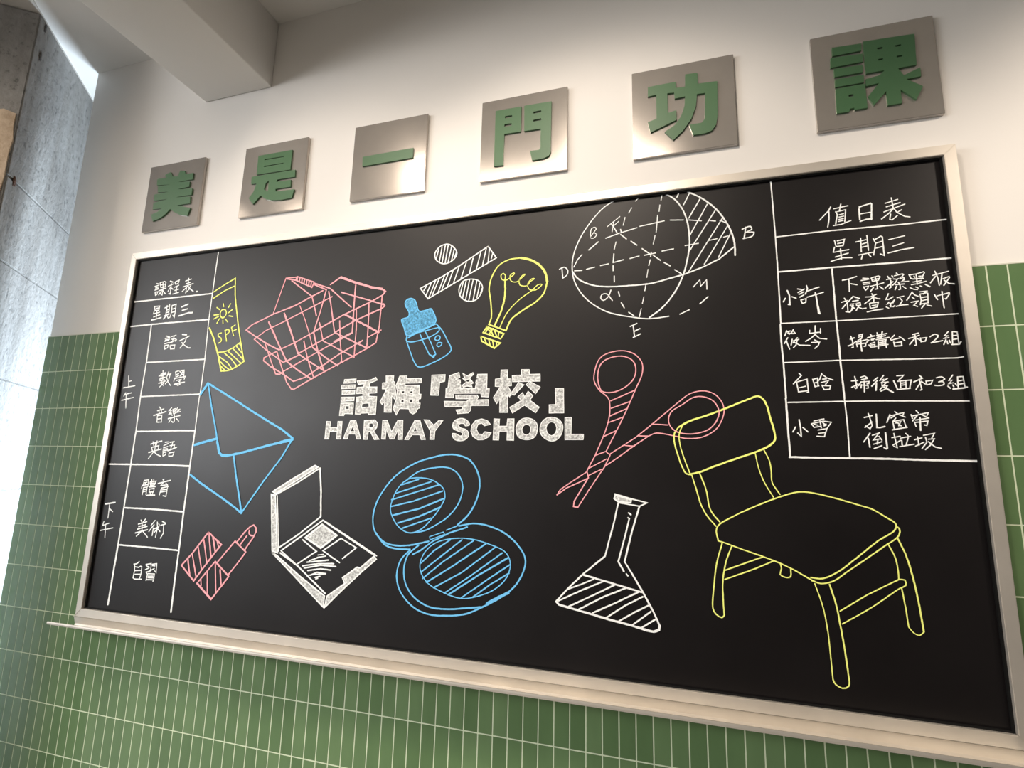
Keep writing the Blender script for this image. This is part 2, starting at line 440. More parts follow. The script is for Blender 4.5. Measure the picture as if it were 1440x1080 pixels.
# chalk: coordinates are tenths of a millimetre on the board, from its inner top left corner
CHALK = '''
@timetable_lines|white chalk ruling of the lesson timetable at the board's left end|white|chalk_timetable
;41;3648,-2 3620,-1558 3611,-2477 3659,-3846 3650,-5016 3628,-5160 3634,-6212
;63;3631,-6226 3608,-7369 3593,-8777 3602,-9941 3590,-10844 3604,-11791
;54;1057,-2499 1077,-3848 1040,-5055 1065,-6249
;62;1065,-6249 1056,-7349 1032,-8770 1021,-9955
;70;1023,-9962 989,-10891 963,-11810
;50;-76,-1586 1834,-1572 3620,-1558
;52;-62,-2508 1672,-2479 2978,-2478 3626,-2473
;47;1079,-3858 2485,-3855 3660,-3850
;47;1040,-5055 3651,-5024
;52;1095,-6253 2528,-6236
;48;2502,-6229 3631,-6226
;52;-94,-7363 1064,-7356 2456,-7346
;57;2428,-7344 3608,-7369
;52;1032,-8770 2411,-8770 3605,-8798
;49;1021,-9955 2370,-9958 3591,-9974
@timetable_title|chalk heading word at the top of the timetable|white|chalk_timetable
;41;1017,-975 1115,-1002
;41;943,-1081 1133,-1044
;41;989,-1136 1115,-1116
;40;997,-1180 1124,-1165
;40;970,-1221 1143,-1187
;40;1012,-1297 1119,-1292 1101,-1390 1035,-1422
;40;996,-1292 1043,-1426
;40;1167,-965 1242,-1144
;40;1176,-958 1364,-928 1447,-963 1433,-1129
;40;1219,-1053 1422,-1036
;40;1249,-1145 1434,-1135
;40;1304,-952 1345,-1153 1349,-1430 1246,-1364
;40;1163,-1261 1485,-1182
;40;1325,-1245 1244,-1329 1185,-1414
;40;1356,-1260 1492,-1396
;40;1633,-938 1769,-989
;40;1575,-1125 1822,-1049
;40;1708,-1039 1719,-1423 1646,-1391
;40;1695,-1165 1599,-1307
;40;1714,-1193 1817,-1257
;40;1866,-1001 1911,-1073
;40;1865,-996 2059,-933 2020,-1061
;40;1912,-1079 2014,-1065
;40;1882,-1185 2068,-1129
;40;1910,-1306 2082,-1275
;39;1837,-1432 2103,-1395
;40;1988,-1157 1978,-1418
;39;2344,-1001 2604,-948
;39;2386,-1103 2567,-1071
;39;2270,-1211 2709,-1121
;39;2473,-908 2481,-1199 2250,-1378
;39;2435,-1245 2421,-1432 2567,-1315
;39;2489,-1196 2607,-1310 2757,-1410
;39;2615,-1177 2546,-1288
;57;2909,-1426 2934,-1431
@timetable_weekday|chalk weekday words under the timetable heading|white|chalk_timetable
;43;1070,-1834 1131,-1992
;43;1069,-1831 1312,-1835 1306,-1987
;43;1160,-1914 1275,-1900
;43;1135,-1988 1312,-1984
;43;1090,-1999 1070,-2102
;42;1087,-2100 1358,-2063
;42;1099,-2219 1386,-2158
;48;1023,-2327 1233,-2307 1458,-2260
;42;1217,-1994 1233,-2307
;42;1566,-1921 1775,-1849
;42;1657,-1840 1648,-2201
;42;1765,-1798 1781,-2176
;42;1662,-2009 1768,-1986
;42;1662,-2101 1774,-2081
;42;1608,-2210 1819,-2157
;50;1691,-2204 1580,-2322
;42;1713,-2210 1788,-2310
;42;1890,-1849 1893,-2159 1854,-2293
;42;1892,-1858 2066,-1829 2064,-2300 1980,-2215
;42;1899,-1992 2057,-1967
;42;1899,-2113 2057,-2084
;57;2323,-1943 2607,-1861
;46;2376,-2071 2615,-2027
;54;2254,-2262 2691,-2173 2851,-2181
@lesson_word|chalk words in the timetable's first lesson cell|white|chalk_timetable
;39;1808,-2949 1992,-3005
;39;1784,-3043 1992,-3005
;39;1793,-3092 1991,-3075
;39;1775,-3137 1957,-3109
;39;1791,-3226 1985,-3190
;39;1815,-3287 1974,-3278 1946,-3377 1826,-3417 1807,-3286
;38;2068,-2984 2260,-2949
;38;2185,-2970 2119,-3197
;38;2085,-3080 2274,-3071 2272,-3163
;38;2001,-3208 2316,-3113
;38;2044,-3298 2093,-3426 2265,-3424 2267,-3288 2044,-3298
;51;2534,-2931 2722,-2962
;38;2447,-3156 2860,-3012
;38;2737,-3053 2708,-3186 2513,-3415
;38;2558,-3224 2707,-3331 2878,-3422 2961,-3426
@lesson_word|chalk words in the timetable's second lesson cell|white|chalk_timetable
;38;1746,-4362 2048,-4277
;38;1897,-4175 1939,-4475
;38;1813,-4296 2017,-4252 2015,-4313 1841,-4373 1813,-4296
;38;1792,-4471 2033,-4412
;38;1812,-4434 2021,-4416
;38;1815,-4523 2022,-4498
;38;1779,-4614 2070,-4544
;38;1939,-4475 1855,-4595 2005,-4692
;38;2041,-4529 1969,-4640 1842,-4742
;38;2157,-4226 2100,-4419
;38;2110,-4327 2275,-4297
;38;2240,-4321 2198,-4524 2075,-4643
;38;2100,-4419 2179,-4564 2321,-4700
;37;2462,-4246 2524,-4452
;37;2460,-4236 2598,-4206
;37;2516,-4330 2615,-4303
;37;2541,-4402 2627,-4374
;37;2640,-4222 2776,-4338
;37;2781,-4217 2683,-4396
;37;2701,-4204 2828,-4194 2858,-4442
;37;2739,-4276 2840,-4259
;37;2740,-4358 2841,-4341
;37;2459,-4450 2441,-4567
;37;2462,-4467 2916,-4408 2881,-4504
;37;2565,-4535 2765,-4500 2663,-4578
;44;2471,-4664 2911,-4605
;37;2700,-4569 2730,-4671 2647,-4709 2575,-4667
@lesson_word|chalk words in the timetable's third lesson cell|white|chalk_timetable
;37;1969,-5426 2032,-5488
;37;1900,-5554 2177,-5494
;37;1964,-5541 1994,-5631
;37;2076,-5512 2082,-5612
;42;1759,-5715 2285,-5585
;37;1930,-5711 1946,-5941
;37;1945,-5721 2124,-5703 2142,-5942
;37;1965,-5831 2119,-5816
;37;1951,-5941 2141,-5936
;37;2508,-5458 2398,-5566 2513,-5558 2418,-5676 2542,-5648
;37;2570,-5519 2621,-5658
;37;2570,-5519 2694,-5491 2731,-5630 2621,-5662
;37;2595,-5589 2706,-5564
;36;2765,-5462 2715,-5541 2840,-5522 2742,-5620
;36;2876,-5513 2793,-5621 2903,-5592
;41;2419,-5825 2925,-5721
;36;2663,-5679 2703,-5906 2647,-5951 2589,-5915
;37;2579,-5787 2467,-5950
;36;2776,-5818 2896,-5917
;37;2462,-5637 2580,-5717
@lesson_word|chalk words in the timetable's fourth lesson cell|white|chalk_timetable
;41;1809,-6674 2283,-6567
;37;1899,-6594 1962,-6722
;37;2075,-6564 2062,-6701
;37;1869,-6781 1930,-6898
;36;1882,-6781 2182,-6720 2168,-6857
;41;1771,-6955 2306,-6832
;36;2027,-6653 2030,-6878 1796,-7154
;36;2013,-6927 2146,-7013 2315,-7065
;36;2432,-6611 2558,-6597
;36;2388,-6719 2567,-6650
;36;2388,-6793 2572,-6747
;36;2385,-6845 2571,-6815
;36;2381,-6894 2592,-6857
;36;2401,-6933 2411,-7058
;36;2404,-6948 2528,-6927 2519,-7018 2424,-7058
;36;2637,-6610 2822,-6584
;36;2762,-6600 2711,-6813
;36;2656,-6717 2855,-6696 2834,-6793
;41;2597,-6888 2956,-6769
;36;2661,-6959 2667,-7065
;36;2661,-6959 2870,-6924 2829,-7053 2667,-7065
@lesson_word|chalk words in the timetable's fifth lesson cell|white|chalk_timetable
;36;1756,-7869 1739,-8009
;36;1756,-7869 1943,-7839 1952,-7992
;36;1770,-7944 1895,-7919
;36;1825,-7932 1833,-8017
;36;1698,-8020 1688,-8117
;36;1700,-8031 1952,-7992 1951,-8060
;36;1770,-8093 1758,-8327
;36;1771,-8099 1924,-8074 1920,-8321
;36;1784,-8167 1915,-8142
;36;1788,-8231 1915,-8205
;36;2023,-7916 2058,-8021
;36;2021,-7905 2273,-7877 2238,-7995
;36;2078,-7829 2127,-8008
;36;2162,-7816 2197,-8006
;36;2018,-7965 2270,-7937
;36;2058,-8021 2238,-7995
;36;2024,-8071 2277,-8051
;36;2037,-8138 2041,-8233
;36;2037,-8138 2231,-8111 2225,-8227
;36;2041,-8233 2224,-8221
;36;2085,-8242 2113,-8315
;36;2199,-8239 2184,-8313
;45;1961,-8341 2299,-8319
;52;2564,-7817 2594,-7827
;40;2371,-7949 2882,-7830
;35;2602,-7900 2495,-8008 2784,-7979
;35;2705,-7929 2822,-8035
;35;2538,-8091 2495,-8313
;35;2538,-8091 2794,-8036 2780,-8345 2652,-8328
;35;2536,-8154 2767,-8120
;35;2533,-8217 2764,-8179
@lesson_word|chalk words in the timetable's sixth lesson cell|white|chalk_timetable
;38;1857,-9131 1912,-9191
;38;2049,-9091 1968,-9189
;38;1769,-9265 2121,-9171
;38;1799,-9342 2096,-9265
;40;1758,-9427 2162,-9313
;42;1696,-9544 2196,-9415
;38;1932,-9221 1964,-9458
;37;1978,-9457 1758,-9644
;37;1978,-9457 2240,-9648
;37;2462,-9113 2324,-9275
;37;2445,-9248 2263,-9473
;37;2436,-9351 2425,-9587
;37;2470,-9380 2663,-9299
;37;2568,-9160 2606,-9363 2572,-9630
;37;2592,-9364 2491,-9492
;37;2619,-9362 2732,-9448
;37;2633,-9208 2668,-9247
;37;2771,-9130 2903,-9174
;37;2724,-9255 2922,-9204
;37;2846,-9238 2878,-9491 2783,-9648
@lesson_word|chalk words in the timetable's last lesson cell|white|chalk_timetable
;35;2038,-10411 1951,-10483 1824,-10509
;35;1823,-10503 1869,-10539 1891,-10726 1868,-10921
;34;1868,-10921 1944,-10954 2240,-10937
;34;1893,-10582 2050,-10593 2119,-10549
;34;2118,-10544 2175,-10562 2182,-10793 2151,-10910
;34;1916,-10696 2143,-10674
;34;1923,-10812 2150,-10790
;34;2335,-10479 2550,-10442 2562,-10545 2549,-10678
;34;2350,-10516 2487,-10551
;34;2336,-10641 2491,-10572
;34;2591,-10461 2781,-10426 2801,-10692 2732,-10648
;34;2606,-10498 2720,-10501
;34;2380,-10712 2496,-10682 2704,-10579
;34;2413,-10721 2455,-10783 2428,-10960
;34;2464,-10750 2742,-10740 2742,-10903 2716,-10965
;34;2486,-10825 2702,-10808
;34;2486,-10868 2712,-10862
;34;2438,-10932 2707,-10917
@half_day_word|chalk words standing upright beside the morning lessons|white|chalk_timetable
;39;347,-4306 428,-4705
;39;404,-4512 521,-4481
;39;185,-4728 711,-4666
;39;330,-4906 260,-5020
;39;311,-4963 607,-4912
;39;191,-5169 717,-5075
;39;365,-4964 440,-5443
@half_day_word|chalk words standing upright beside the afternoon lessons|white|chalk_timetable
;52;177,-8684 614,-8619
;37;375,-8660 394,-9132
;37;413,-8836 566,-8921
;37;238,-9246 207,-9380
;37;207,-9380 474,-9298
;36;138,-9549 683,-9436
;36;335,-9347 389,-9768
@duty_roster_lines|white chalk ruling of the duty roster at the board's right end|white|chalk_duty_roster
;31;20986,-9 20996,-788 21008,-1529 21011,-2444 21002,-3712
;35;20988,-3739 20985,-4147 21000,-4660 21009,-5502
;40;21002,-5502 21007,-6188 21014,-6822
;32;21008,-1529 22223,-1506 23631,-1525 24525,-1511
;38;21023,-2428 22158,-2425 23447,-2436 24518,-2428
;27;21016,-3713 22184,-3723 23472,-3722 24526,-3714
;27;21011,-4662 22179,-4655 23520,-4683 24385,-4693 24562,-4657
;29;21039,-5602 22178,-5599 22846,-5599 24526,-5632
;43;20997,-6849 21370,-6857 22742,-6860 23886,-6883 24517,-6889
;36;22159,-2461 22157,-3705 22170,-4209 22170,-4681 22189,-5526
;28;22186,-5525 22202,-6092 22195,-6843
@roster_title|chalk heading words at the top of the duty roster|white|chalk_duty_roster
;27;22241,-902 22190,-997 21986,-1211
;27;22195,-998 22187,-1200 22144,-1407
;27;22300,-961 22601,-920
;27;22457,-860 22415,-1027
;27;22337,-1037 22364,-1121 22314,-1357
;26;22344,-1048 22545,-1014 22505,-1321
;26;22405,-1127 22496,-1109
;26;22397,-1186 22492,-1174
;26;22388,-1246 22482,-1234
;26;22376,-1295 22476,-1281
;26;22262,-1387 22428,-1375 22637,-1302
;32;22821,-1031 22815,-1310
;32;22827,-986 23063,-923 23085,-946 23051,-1330
;26;22835,-1163 23045,-1147
;32;22820,-1351 22944,-1313 23059,-1311
;26;23355,-964 23612,-900
;26;23488,-843 23506,-1123
;26;23371,-1055 23651,-985
;25;23313,-1176 23740,-1036
;26;23506,-1123 23412,-1219 23252,-1346
;25;23441,-1242 23414,-1376 23460,-1392 23569,-1298
;25;23509,-1094 23568,-1220 23713,-1337 23811,-1365
;25;23667,-1164 23568,-1224
@roster_weekday|chalk weekday words in the roster's second row|white|chalk_duty_roster
;26;22260,-1761 22282,-1913
;26;22316,-1778 22465,-1755 22426,-1909
;26;22319,-1847 22435,-1831
;26;22282,-1917 22426,-1909
;26;22248,-1929 22214,-2054
;26;22223,-2055 22535,-2019
;26;22247,-2176 22520,-2106
;26;22367,-1981 22373,-2238
;29;22154,-2275 22391,-2210 22584,-2224
;26;22693,-1850 22904,-1815
;26;22796,-1763 22785,-2105
;26;22928,-1710 22930,-2082
;26;22816,-1913 22922,-1886
;26;22810,-1991 22920,-1973
;26;22724,-2176 23005,-2138
;26;22803,-2185 22772,-2279
;25;22923,-2168 22965,-2240
;25;23048,-1802 23085,-1924 23023,-2208
;28;23060,-1843 23201,-1761 23231,-1784 23232,-2239 23158,-2193
;25;23085,-1924 23214,-1889
;25;23067,-2048 23227,-2017
;25;23349,-1866 23669,-1806
;25;23420,-2034 23634,-1976
;29;23311,-2190 23581,-2133 23820,-2111
@pupil_name|chalk name in the roster's first row|white|chalk_duty_roster
;34;21184,-2912 21224,-3041 21219,-3262 21188,-3259
;28;21133,-3099 21085,-3187
;29;21278,-3073 21362,-3117
;28;21408,-2890 21485,-2912
;28;21410,-2983 21548,-2906
;28;21430,-3030 21536,-2975
;28;21442,-3099 21531,-3048
;28;21461,-3170 21487,-3254
;28;21461,-3170 21572,-3142 21559,-3232 21487,-3254
;28;21600,-2824 21618,-2908 21564,-3032
;28;21607,-2962 21861,-2883
;27;21597,-3111 21944,-3017
;32;21775,-3013 21802,-3305 21832,-3532
;26;21788,-3159 21805,-3521
@duty_words|chalk duty in the roster's first row, two lines about wiping the board and checking scarves|white|chalk_duty_roster
;26;22349,-2760 22487,-2740 22643,-2694
;25;22481,-2750 22480,-2891 22474,-3046
;25;22518,-2856 22636,-2893
;25;22764,-2748 22878,-2764
;25;22728,-2799 22881,-2781
;25;22759,-2861 22897,-2852
;25;22765,-2899 22894,-2889
;25;22761,-2952 22794,-3041
;25;22774,-2959 22863,-2945 22841,-2997 22794,-3041
;28;22931,-2758 22951,-2835
;25;22932,-2753 23075,-2718 23108,-2742 23066,-2824 22960,-2836
;25;22964,-2793 23079,-2782
;25;23011,-2749 23030,-2842
;25;22898,-2953 23059,-2919 23166,-2891
;25;23033,-2853 23033,-3023 22988,-3030
;25;22957,-2985 22892,-3075
;28;23080,-2974 23148,-3044
;25;23252,-2745 23307,-2856 23294,-3014 23266,-3032
;25;23228,-2822 23312,-2803
;25;23185,-3020 23256,-2957 23348,-2881
;25;23339,-2737 23358,-2776
;25;22292,-3290 22412,-3256
;25;22358,-3193 22408,-3304 22406,-3517
;25;22399,-3314 22295,-3445
;28;22365,-3519 22445,-3536 22523,-3440
;25;22540,-3164 22413,-3304
;25;22552,-3176 22664,-3228
;25;22518,-3280 22634,-3268
;25;22467,-3351 22530,-3345 22500,-3396 22465,-3383 22472,-3351
;25;22490,-3406 22549,-3453
;25;22527,-3387 22486,-3459
;25;22584,-3339 22665,-3323 22669,-3387 22593,-3392 22584,-3339
;25;22632,-3406 22571,-3507
;25;22613,-3426 22698,-3474 22773,-3464
;25;22781,-3199 22878,-3202 23000,-3153
;25;22910,-3130 22947,-3207 22935,-3312
;25;22929,-3216 22751,-3362
;25;22947,-3207 23005,-3254 23061,-3264
;25;22848,-3358 22856,-3475
;25;22857,-3354 23024,-3340 22989,-3453 22856,-3475
;25;22896,-3415 22975,-3405
;27;22788,-3554 22939,-3523 23101,-3508
;25;23234,-3156 23176,-3289 23231,-3293 23318,-3237
;25;23230,-3356 23183,-3404 23280,-3380 23341,-3312
;24;23337,-3312 23305,-3382
;24;23253,-3389 23257,-3452
;24;23165,-3466 23214,-3496
;24;23236,-3445 23259,-3468
;27;23298,-3470 23334,-3447
;25;23430,-2681 23457,-2726
;25;23386,-2746 23544,-2713 23564,-2731 23529,-2781
;25;23362,-2819 23430,-2835 23457,-2817
;25;23439,-2825 23389,-2916 23333,-2964
;25;23483,-2819 23561,-2805 23570,-2848 23529,-2876
;25;23494,-2788 23495,-2830
;24;23556,-2868 23493,-2904 23647,-2897
;25;23385,-2958 23565,-2953
;25;23450,-2900 23477,-2987 23474,-3071 23443,-3079
;25;23408,-2992 23370,-3078
;24;23526,-3007 23581,-3064
;27;23669,-2741 23695,-2838 23736,-2852 23929,-2854
;24;23677,-2752 23797,-2742 23952,-2699 23962,-2726 23896,-2856
;24;23759,-2786 23773,-2819
;24;23850,-2800 23893,-2798 23874,-2823
;24;23804,-2753 23804,-2984
;24;23729,-2925 23891,-2903
;24;23690,-2984 23810,-2969 23973,-2926
;24;23659,-3050 23722,-3092 23797,-3108
;24;23769,-3044 23817,-3074
;24;23855,-3025 23886,-3048
;29;23954,-2997 24035,-3061
;24;24110,-2803 24262,-2770 24414,-2732
;24;24160,-2708 24202,-2873 24211,-3045
;24;24161,-2828 24052,-2974
;24;24286,-2777 24238,-3022
;24;24282,-2901 24410,-2856 24416,-2882 24292,-3052
;29;24312,-2935 24394,-3015 24498,-3034
;24;23393,-3264 23523,-3237
;24;23447,-3278 23484,-3344 23429,-3433
;27;23362,-3465 23471,-3442 23585,-3440
;24;23692,-3152 23573,-3340
;24;23694,-3173 23735,-3228 23795,-3264
;24;23680,-3276 23719,-3320
;24;23649,-3393 23790,-3367 23697,-3463 23761,-3499
;24;23825,-3163 23977,-3155
;24;23942,-3172 23895,-3220
;24;23833,-3215 23841,-3361 23819,-3462
;24;23837,-3216 23964,-3195 23980,-3207 23967,-3432
;24;23855,-3300 23947,-3287
;24;23856,-3372 23950,-3349
;24;23833,-3443 23951,-3431
;24;23907,-3448 23832,-3545
;24;23938,-3476 24026,-3508
;26;24100,-3247 24146,-3369
;24;24147,-3282 24373,-3228 24374,-3259 24302,-3366 24287,-3354
;24;24246,-3187 24242,-3310 24250,-3565
@pupil_name|chalk name in the roster's second row|white|chalk_duty_roster
;26;21115,-3897 21068,-4020
;26;21105,-3932 21193,-3910
;26;21152,-3935 21164,-3990
;26;21257,-3878 21205,-3965
;26;21255,-3914 21291,-3970
;26;21135,-3961 21259,-3977
;26;21128,-4069 21049,-4208
;26;21093,-4138 21151,-4347
;26;21220,-4109 21188,-4251
;26;21331,-4080 21230,-4199
;26;21225,-4154 21359,-4120
;26;21328,-4133 21289,-4256 21231,-4315
;26;21254,-4183 21366,-4260 21580,-4279
;26;21718,-3813 21709,-3958
;26;21596,-3916 21591,-3996
;26;21592,-3991 21822,-3974
;25;21824,-3885 21816,-4000
;26;21705,-4020 21607,-4112 21495,-4178
;25;21704,-4029 21789,-4122 21932,-4144
;25;21681,-4152 21739,-4190
;25;21616,-4210 21783,-4210 21748,-4288 21675,-4354
@duty_words|chalk duty in the roster's second row, about sweeping the platform|white|chalk_duty_roster
;26;22419,-4105 22446,-4216 22448,-4371 22421,-4370
;26;22401,-4177 22487,-4145
;26;22349,-4330 22450,-4289 22516,-4230
;26;22579,-4088 22651,-4071 22639,-4112 22567,-4139
;26;22552,-4211 22625,-4173 22648,-4102
;26;22523,-4251 22728,-4200 22761,-4217 22723,-4261
;26;22520,-4292 22528,-4355
;26;22537,-4293 22704,-4281 22690,-4352 22663,-4356
;33;22606,-4203 22603,-4348 22612,-4462
;26;22806,-4090 22846,-4134
;26;22744,-4159 22886,-4120
;26;22815,-4199 22885,-4187
;26;22814,-4214 22857,-4212
;26;22789,-4301 22878,-4269
;26;22757,-4325 22792,-4378 22870,-4377 22874,-4321 22778,-4331
;26;22939,-4051 22965,-4161
;28;23044,-4031 23001,-4194
;26;22926,-4112 23126,-4082
;26;22931,-4159 23096,-4127
;26;22909,-4209 23040,-4191 23161,-4172
;26;22946,-4237 22935,-4421
;26;22950,-4237 23097,-4219 23084,-4280 23094,-4408
;26;22963,-4284 23076,-4269
;26;23028,-4231 23014,-4348
;26;22879,-4367 23130,-4333
;26;22960,-4325 23081,-4316
;25;23267,-4126 23183,-4214 23198,-4240 23362,-4198
;25;23356,-4167 23404,-4205 23453,-4264
;28;23241,-4283 23253,-4380 23389,-4372
;25;23243,-4309 23388,-4286 23385,-4372
;25;23725,-4106 23611,-4133
;25;23527,-4222 23734,-4157
;25;23654,-4119 23659,-4372 23630,-4379
;25;23645,-4220 23535,-4357
;25;23673,-4213 23737,-4267
;25;23749,-4217 23754,-4310
;25;23755,-4226 23866,-4215 23831,-4297 23762,-4302
~;25;23929,-4202 24022,-4148 24080,-4185 24025,-4265 23936,-4344
;25;23936,-4339 24060,-4317 24150,-4297
;24;24270,-4104 24194,-4191 24255,-4195 24174,-4257 24270,-4237
;24;24213,-4275 24161,-4389
;24;24230,-4309 24237,-4376
;24;24271,-4295 24285,-4362
;24;24343,-4117 24322,-4389
;24;24344,-4108 24429,-4122 24437,-4370
;24;24354,-4200 24428,-4196
;24;24346,-4283 24434,-4271
;28;24308,-4396 24441,-4395 24480,-4339
@pupil_name|chalk name in the roster's third row|white|chalk_duty_roster
;25;21309,-4926 21359,-4980 21179,-5175
;25;21250,-5134 21274,-5368
;25;21243,-5133 21468,-5071 21479,-5373 21449,-5372
;25;21303,-5265 21427,-5234
;25;21282,-5360 21466,-5338
;25;21582,-5074 21622,-5256
;25;21581,-5083 21681,-5051 21685,-5223
;25;21614,-5161 21682,-5146
;25;21631,-5248 21699,-5232
;25;21779,-4942 21725,-5079 21659,-5163
;25;21791,-4977 21876,-5057 21991,-5104
;25;21784,-5080 21860,-5074
;25;21749,-5157 21901,-5118 21836,-5202
;25;21760,-5217 21798,-5320
;25;21767,-5226 21930,-5239 21910,-5315 21798,-5324
@duty_words|chalk duty in the roster's third row, about sweeping the back of the room|white|chalk_duty_roster
;26;22424,-5040 22441,-5142 22448,-5299 22423,-5310 22405,-5287
;26;22354,-5139 22475,-5132
;26;22348,-5280 22428,-5243 22479,-5210
;26;22539,-5060 22618,-5035 22663,-5070 22622,-5097
;25;22554,-5111 22670,-5093
;25;22485,-5250 22540,-5167 22694,-5160 22685,-5205 22651,-5215
;31;22603,-5152 22589,-5392
;25;22540,-5223 22529,-5301
;25;22544,-5235 22667,-5249 22668,-5305 22634,-5310
;28;22867,-5076 22780,-5146
;29;22856,-5143 22737,-5268
;31;22833,-5198 22810,-5364
;25;22984,-5030 22904,-5144 22981,-5119
;25;23053,-5099 22918,-5195 23060,-5182
;25;22937,-5201 22939,-5279 23012,-5203
;25;22932,-5256 23034,-5270 22991,-5335 22903,-5383
;25;22886,-5355 22939,-5290
;33;22967,-5290 23133,-5416
;25;23230,-5049 23356,-5042 23319,-5091 23269,-5133
;29;23165,-5158 23222,-5357
;25;23238,-5171 23493,-5151 23450,-5330
;25;23288,-5183 23281,-5321
;25;23391,-5170 23382,-5323
;25;23299,-5217 23373,-5208
;25;23304,-5261 23370,-5252
;27;23213,-5357 23459,-5331
;25;23651,-5052 23687,-5102
;25;23535,-5196 23699,-5119 23676,-5077
;24;23644,-5134 23670,-5363 23641,-5379
;24;23665,-5200 23561,-5361
;24;23673,-5184 23748,-5251
;24;23762,-5178 23774,-5268
;24;23761,-5186 23885,-5166 23850,-5246 23767,-5268
~;24;23956,-5119 24052,-5098 24101,-5148 24029,-5194 23988,-5209
~;24;24002,-5202 24081,-5212 24075,-5268 23993,-5290 23914,-5280
;24;24255,-5064 24177,-5182 24237,-5176 24163,-5255 24245,-5233
;25;24145,-5303 24186,-5352
;24;24233,-5281 24249,-5321
;24;24282,-5250 24305,-5291
;24;24336,-5107 24327,-5331
;24;24336,-5107 24435,-5102 24445,-5326
;24;24347,-5196 24427,-5182
;24;24346,-5268 24433,-5254
;29;24231,-5369 24423,-5350 24537,-5321
@pupil_name|chalk name in the roster's last row|white|chalk_duty_roster
;29;21247,-6002 21265,-6188 21268,-6381 21198,-6306
;29;21161,-6171 21101,-6281
;27;21311,-6180 21410,-6281
;25;21545,-6035 21749,-5989
;25;21489,-6097 21536,-6172
;24;21489,-6097 21731,-6039 21891,-6065 21793,-6206
;25;21541,-6105 21621,-6131
;24;21714,-6064 21776,-6131 21738,-6148
;24;21665,-6022 21683,-6189
;24;21536,-6181 21663,-6156
;24;21725,-6123 21785,-6106
;24;21613,-6239 21793,-6206 21729,-6389
;24;21623,-6314 21757,-6298
;27;21582,-6381 21736,-6389
@duty_words|chalk duty in the roster's last row, two lines about curtains and rubbish|white|chalk_duty_roster
;25;22623,-5874 22648,-5988 22677,-6140 22630,-6210 22550,-6151
;25;22536,-5965 22695,-5922
;25;22534,-6183 22679,-6064
;30;22772,-5891 22763,-6184 22819,-6189 22914,-6163
;25;23126,-5840 23169,-5884
;25;23029,-5904 22958,-6077
;24;23017,-5937 23290,-5864 23265,-5939
;25;23119,-5927 23041,-5980
;24;23212,-5917 23308,-5961
;25;23133,-5981 23071,-6056
;24;23071,-6056 23085,-6217
;24;23080,-6056 23276,-6014 23307,-6186
;24;23123,-6089 23218,-6057 23173,-6153
;24;23160,-6089 23218,-6153
;28;23046,-6239 23325,-6182
;24;23521,-5819 23561,-5878
;26;23422,-5908 23442,-5994
;24;23437,-5941 23741,-5869 23708,-5932
;24;23539,-5920 23437,-6048
;24;23595,-5899 23730,-5986
;24;23493,-6027 23739,-5986
;24;23471,-6069 23489,-6165
;24;23479,-6080 23715,-6049 23688,-6145 23645,-6134
;30;23579,-5974 23566,-6250
;26;22622,-6309 22484,-6504
;31;22579,-6422 22594,-6616
;26;22660,-6357 22800,-6303
;25;22770,-6335 22666,-6465 22808,-6432
;25;22785,-6378 22833,-6464
;25;22668,-6551 22831,-6496
;25;22760,-6454 22733,-6550
;25;22670,-6647 22823,-6582
;33;22911,-6303 22920,-6634 22883,-6645
;24;22857,-6624 22909,-6656
;24;23067,-6314 23089,-6484 23104,-6622 23043,-6591
;24;23022,-6410 23180,-6378
;24;23027,-6570 23182,-6463
;24;23286,-6314 23327,-6367
;24;23177,-6420 23371,-6377
;24;23200,-6463 23200,-6569
;24;23323,-6409 23273,-6558
;25;23152,-6601 23419,-6546
;24;23496,-6388 23506,-6567
;24;23436,-6451 23574,-6409
;25;23442,-6588 23601,-6503
;24;23606,-6356 23805,-6314 23751,-6419
;24;23638,-6398 23654,-6503 23553,-6640
;24;23687,-6440 23794,-6429 23711,-6565 23613,-6660
;27;23682,-6492 23795,-6606 23898,-6631
@chalk_sunscreen_tube|yellow chalk drawing of a sunscreen tube with a sun on it|yellow|
;42;3664,-1512 4064,-1310 4533,-1095 4565,-1370
;42;3698,-1736 4136,-1509 4564,-1363
~;46;4535,-1106 4610,-1686 4770,-2316 4975,-3038 5287,-3980
;59;3692,-2776 3926,-3148 4172,-3667 4407,-4274
~;47;4408,-4281 4749,-4260 5051,-4134 5307,-3980
~;40;4167,-3640 4453,-3629 4763,-3528 5058,-3343
;40;4252,-3787 4630,-4002 4868,-4251
;39;4460,-3680 4775,-3893 5033,-4149
;40;4295,-3939 4525,-4114 4748,-4253
;40;4339,-4090 4568,-4263
;39;4617,-3637 5199,-4058
;39;4785,-3545 5260,-3929
;39;4915,-3469 5215,-3747
;39;5002,-3373 5117,-3479
~o;41;4067,-2302 4131,-2175 4280,-2196 4332,-2320 4235,-2451 4128,-2426
;41;4154,-1962 4186,-2069
;41;4464,-1986 4392,-2111
;41;4561,-2199 4419,-2299
;41;4455,-2404 4625,-2443
;41;4336,-2519 4433,-2617
;41;4220,-2545 4245,-2656
;41;4065,-2480 3980,-2633
;41;4020,-2402 3822,-2475
;41;3808,-2336 4009,-2332
;41;3894,-2075 4025,-2161
~;41;4232,-2979 4112,-3006 4102,-3073 4240,-3165 4255,-3267 4160,-3323
;40;4365,-2902 4482,-3279
~;40;4353,-2908 4505,-2876 4550,-2963 4429,-3058
;40;4618,-2815 4751,-3109
;40;4618,-2815 4762,-2740
;40;4679,-2954 4833,-2896
@chalk_shopping_basket|pink chalk drawing of a wire shopping basket with its handle up|pink|
;34;6244,-2482 6607,-1282 6988,-1285
;42;6655,-1306 7000,-1388
;40;6844,-1389 7301,-1713 7679,-1985 7799,-2306 7911,-2634
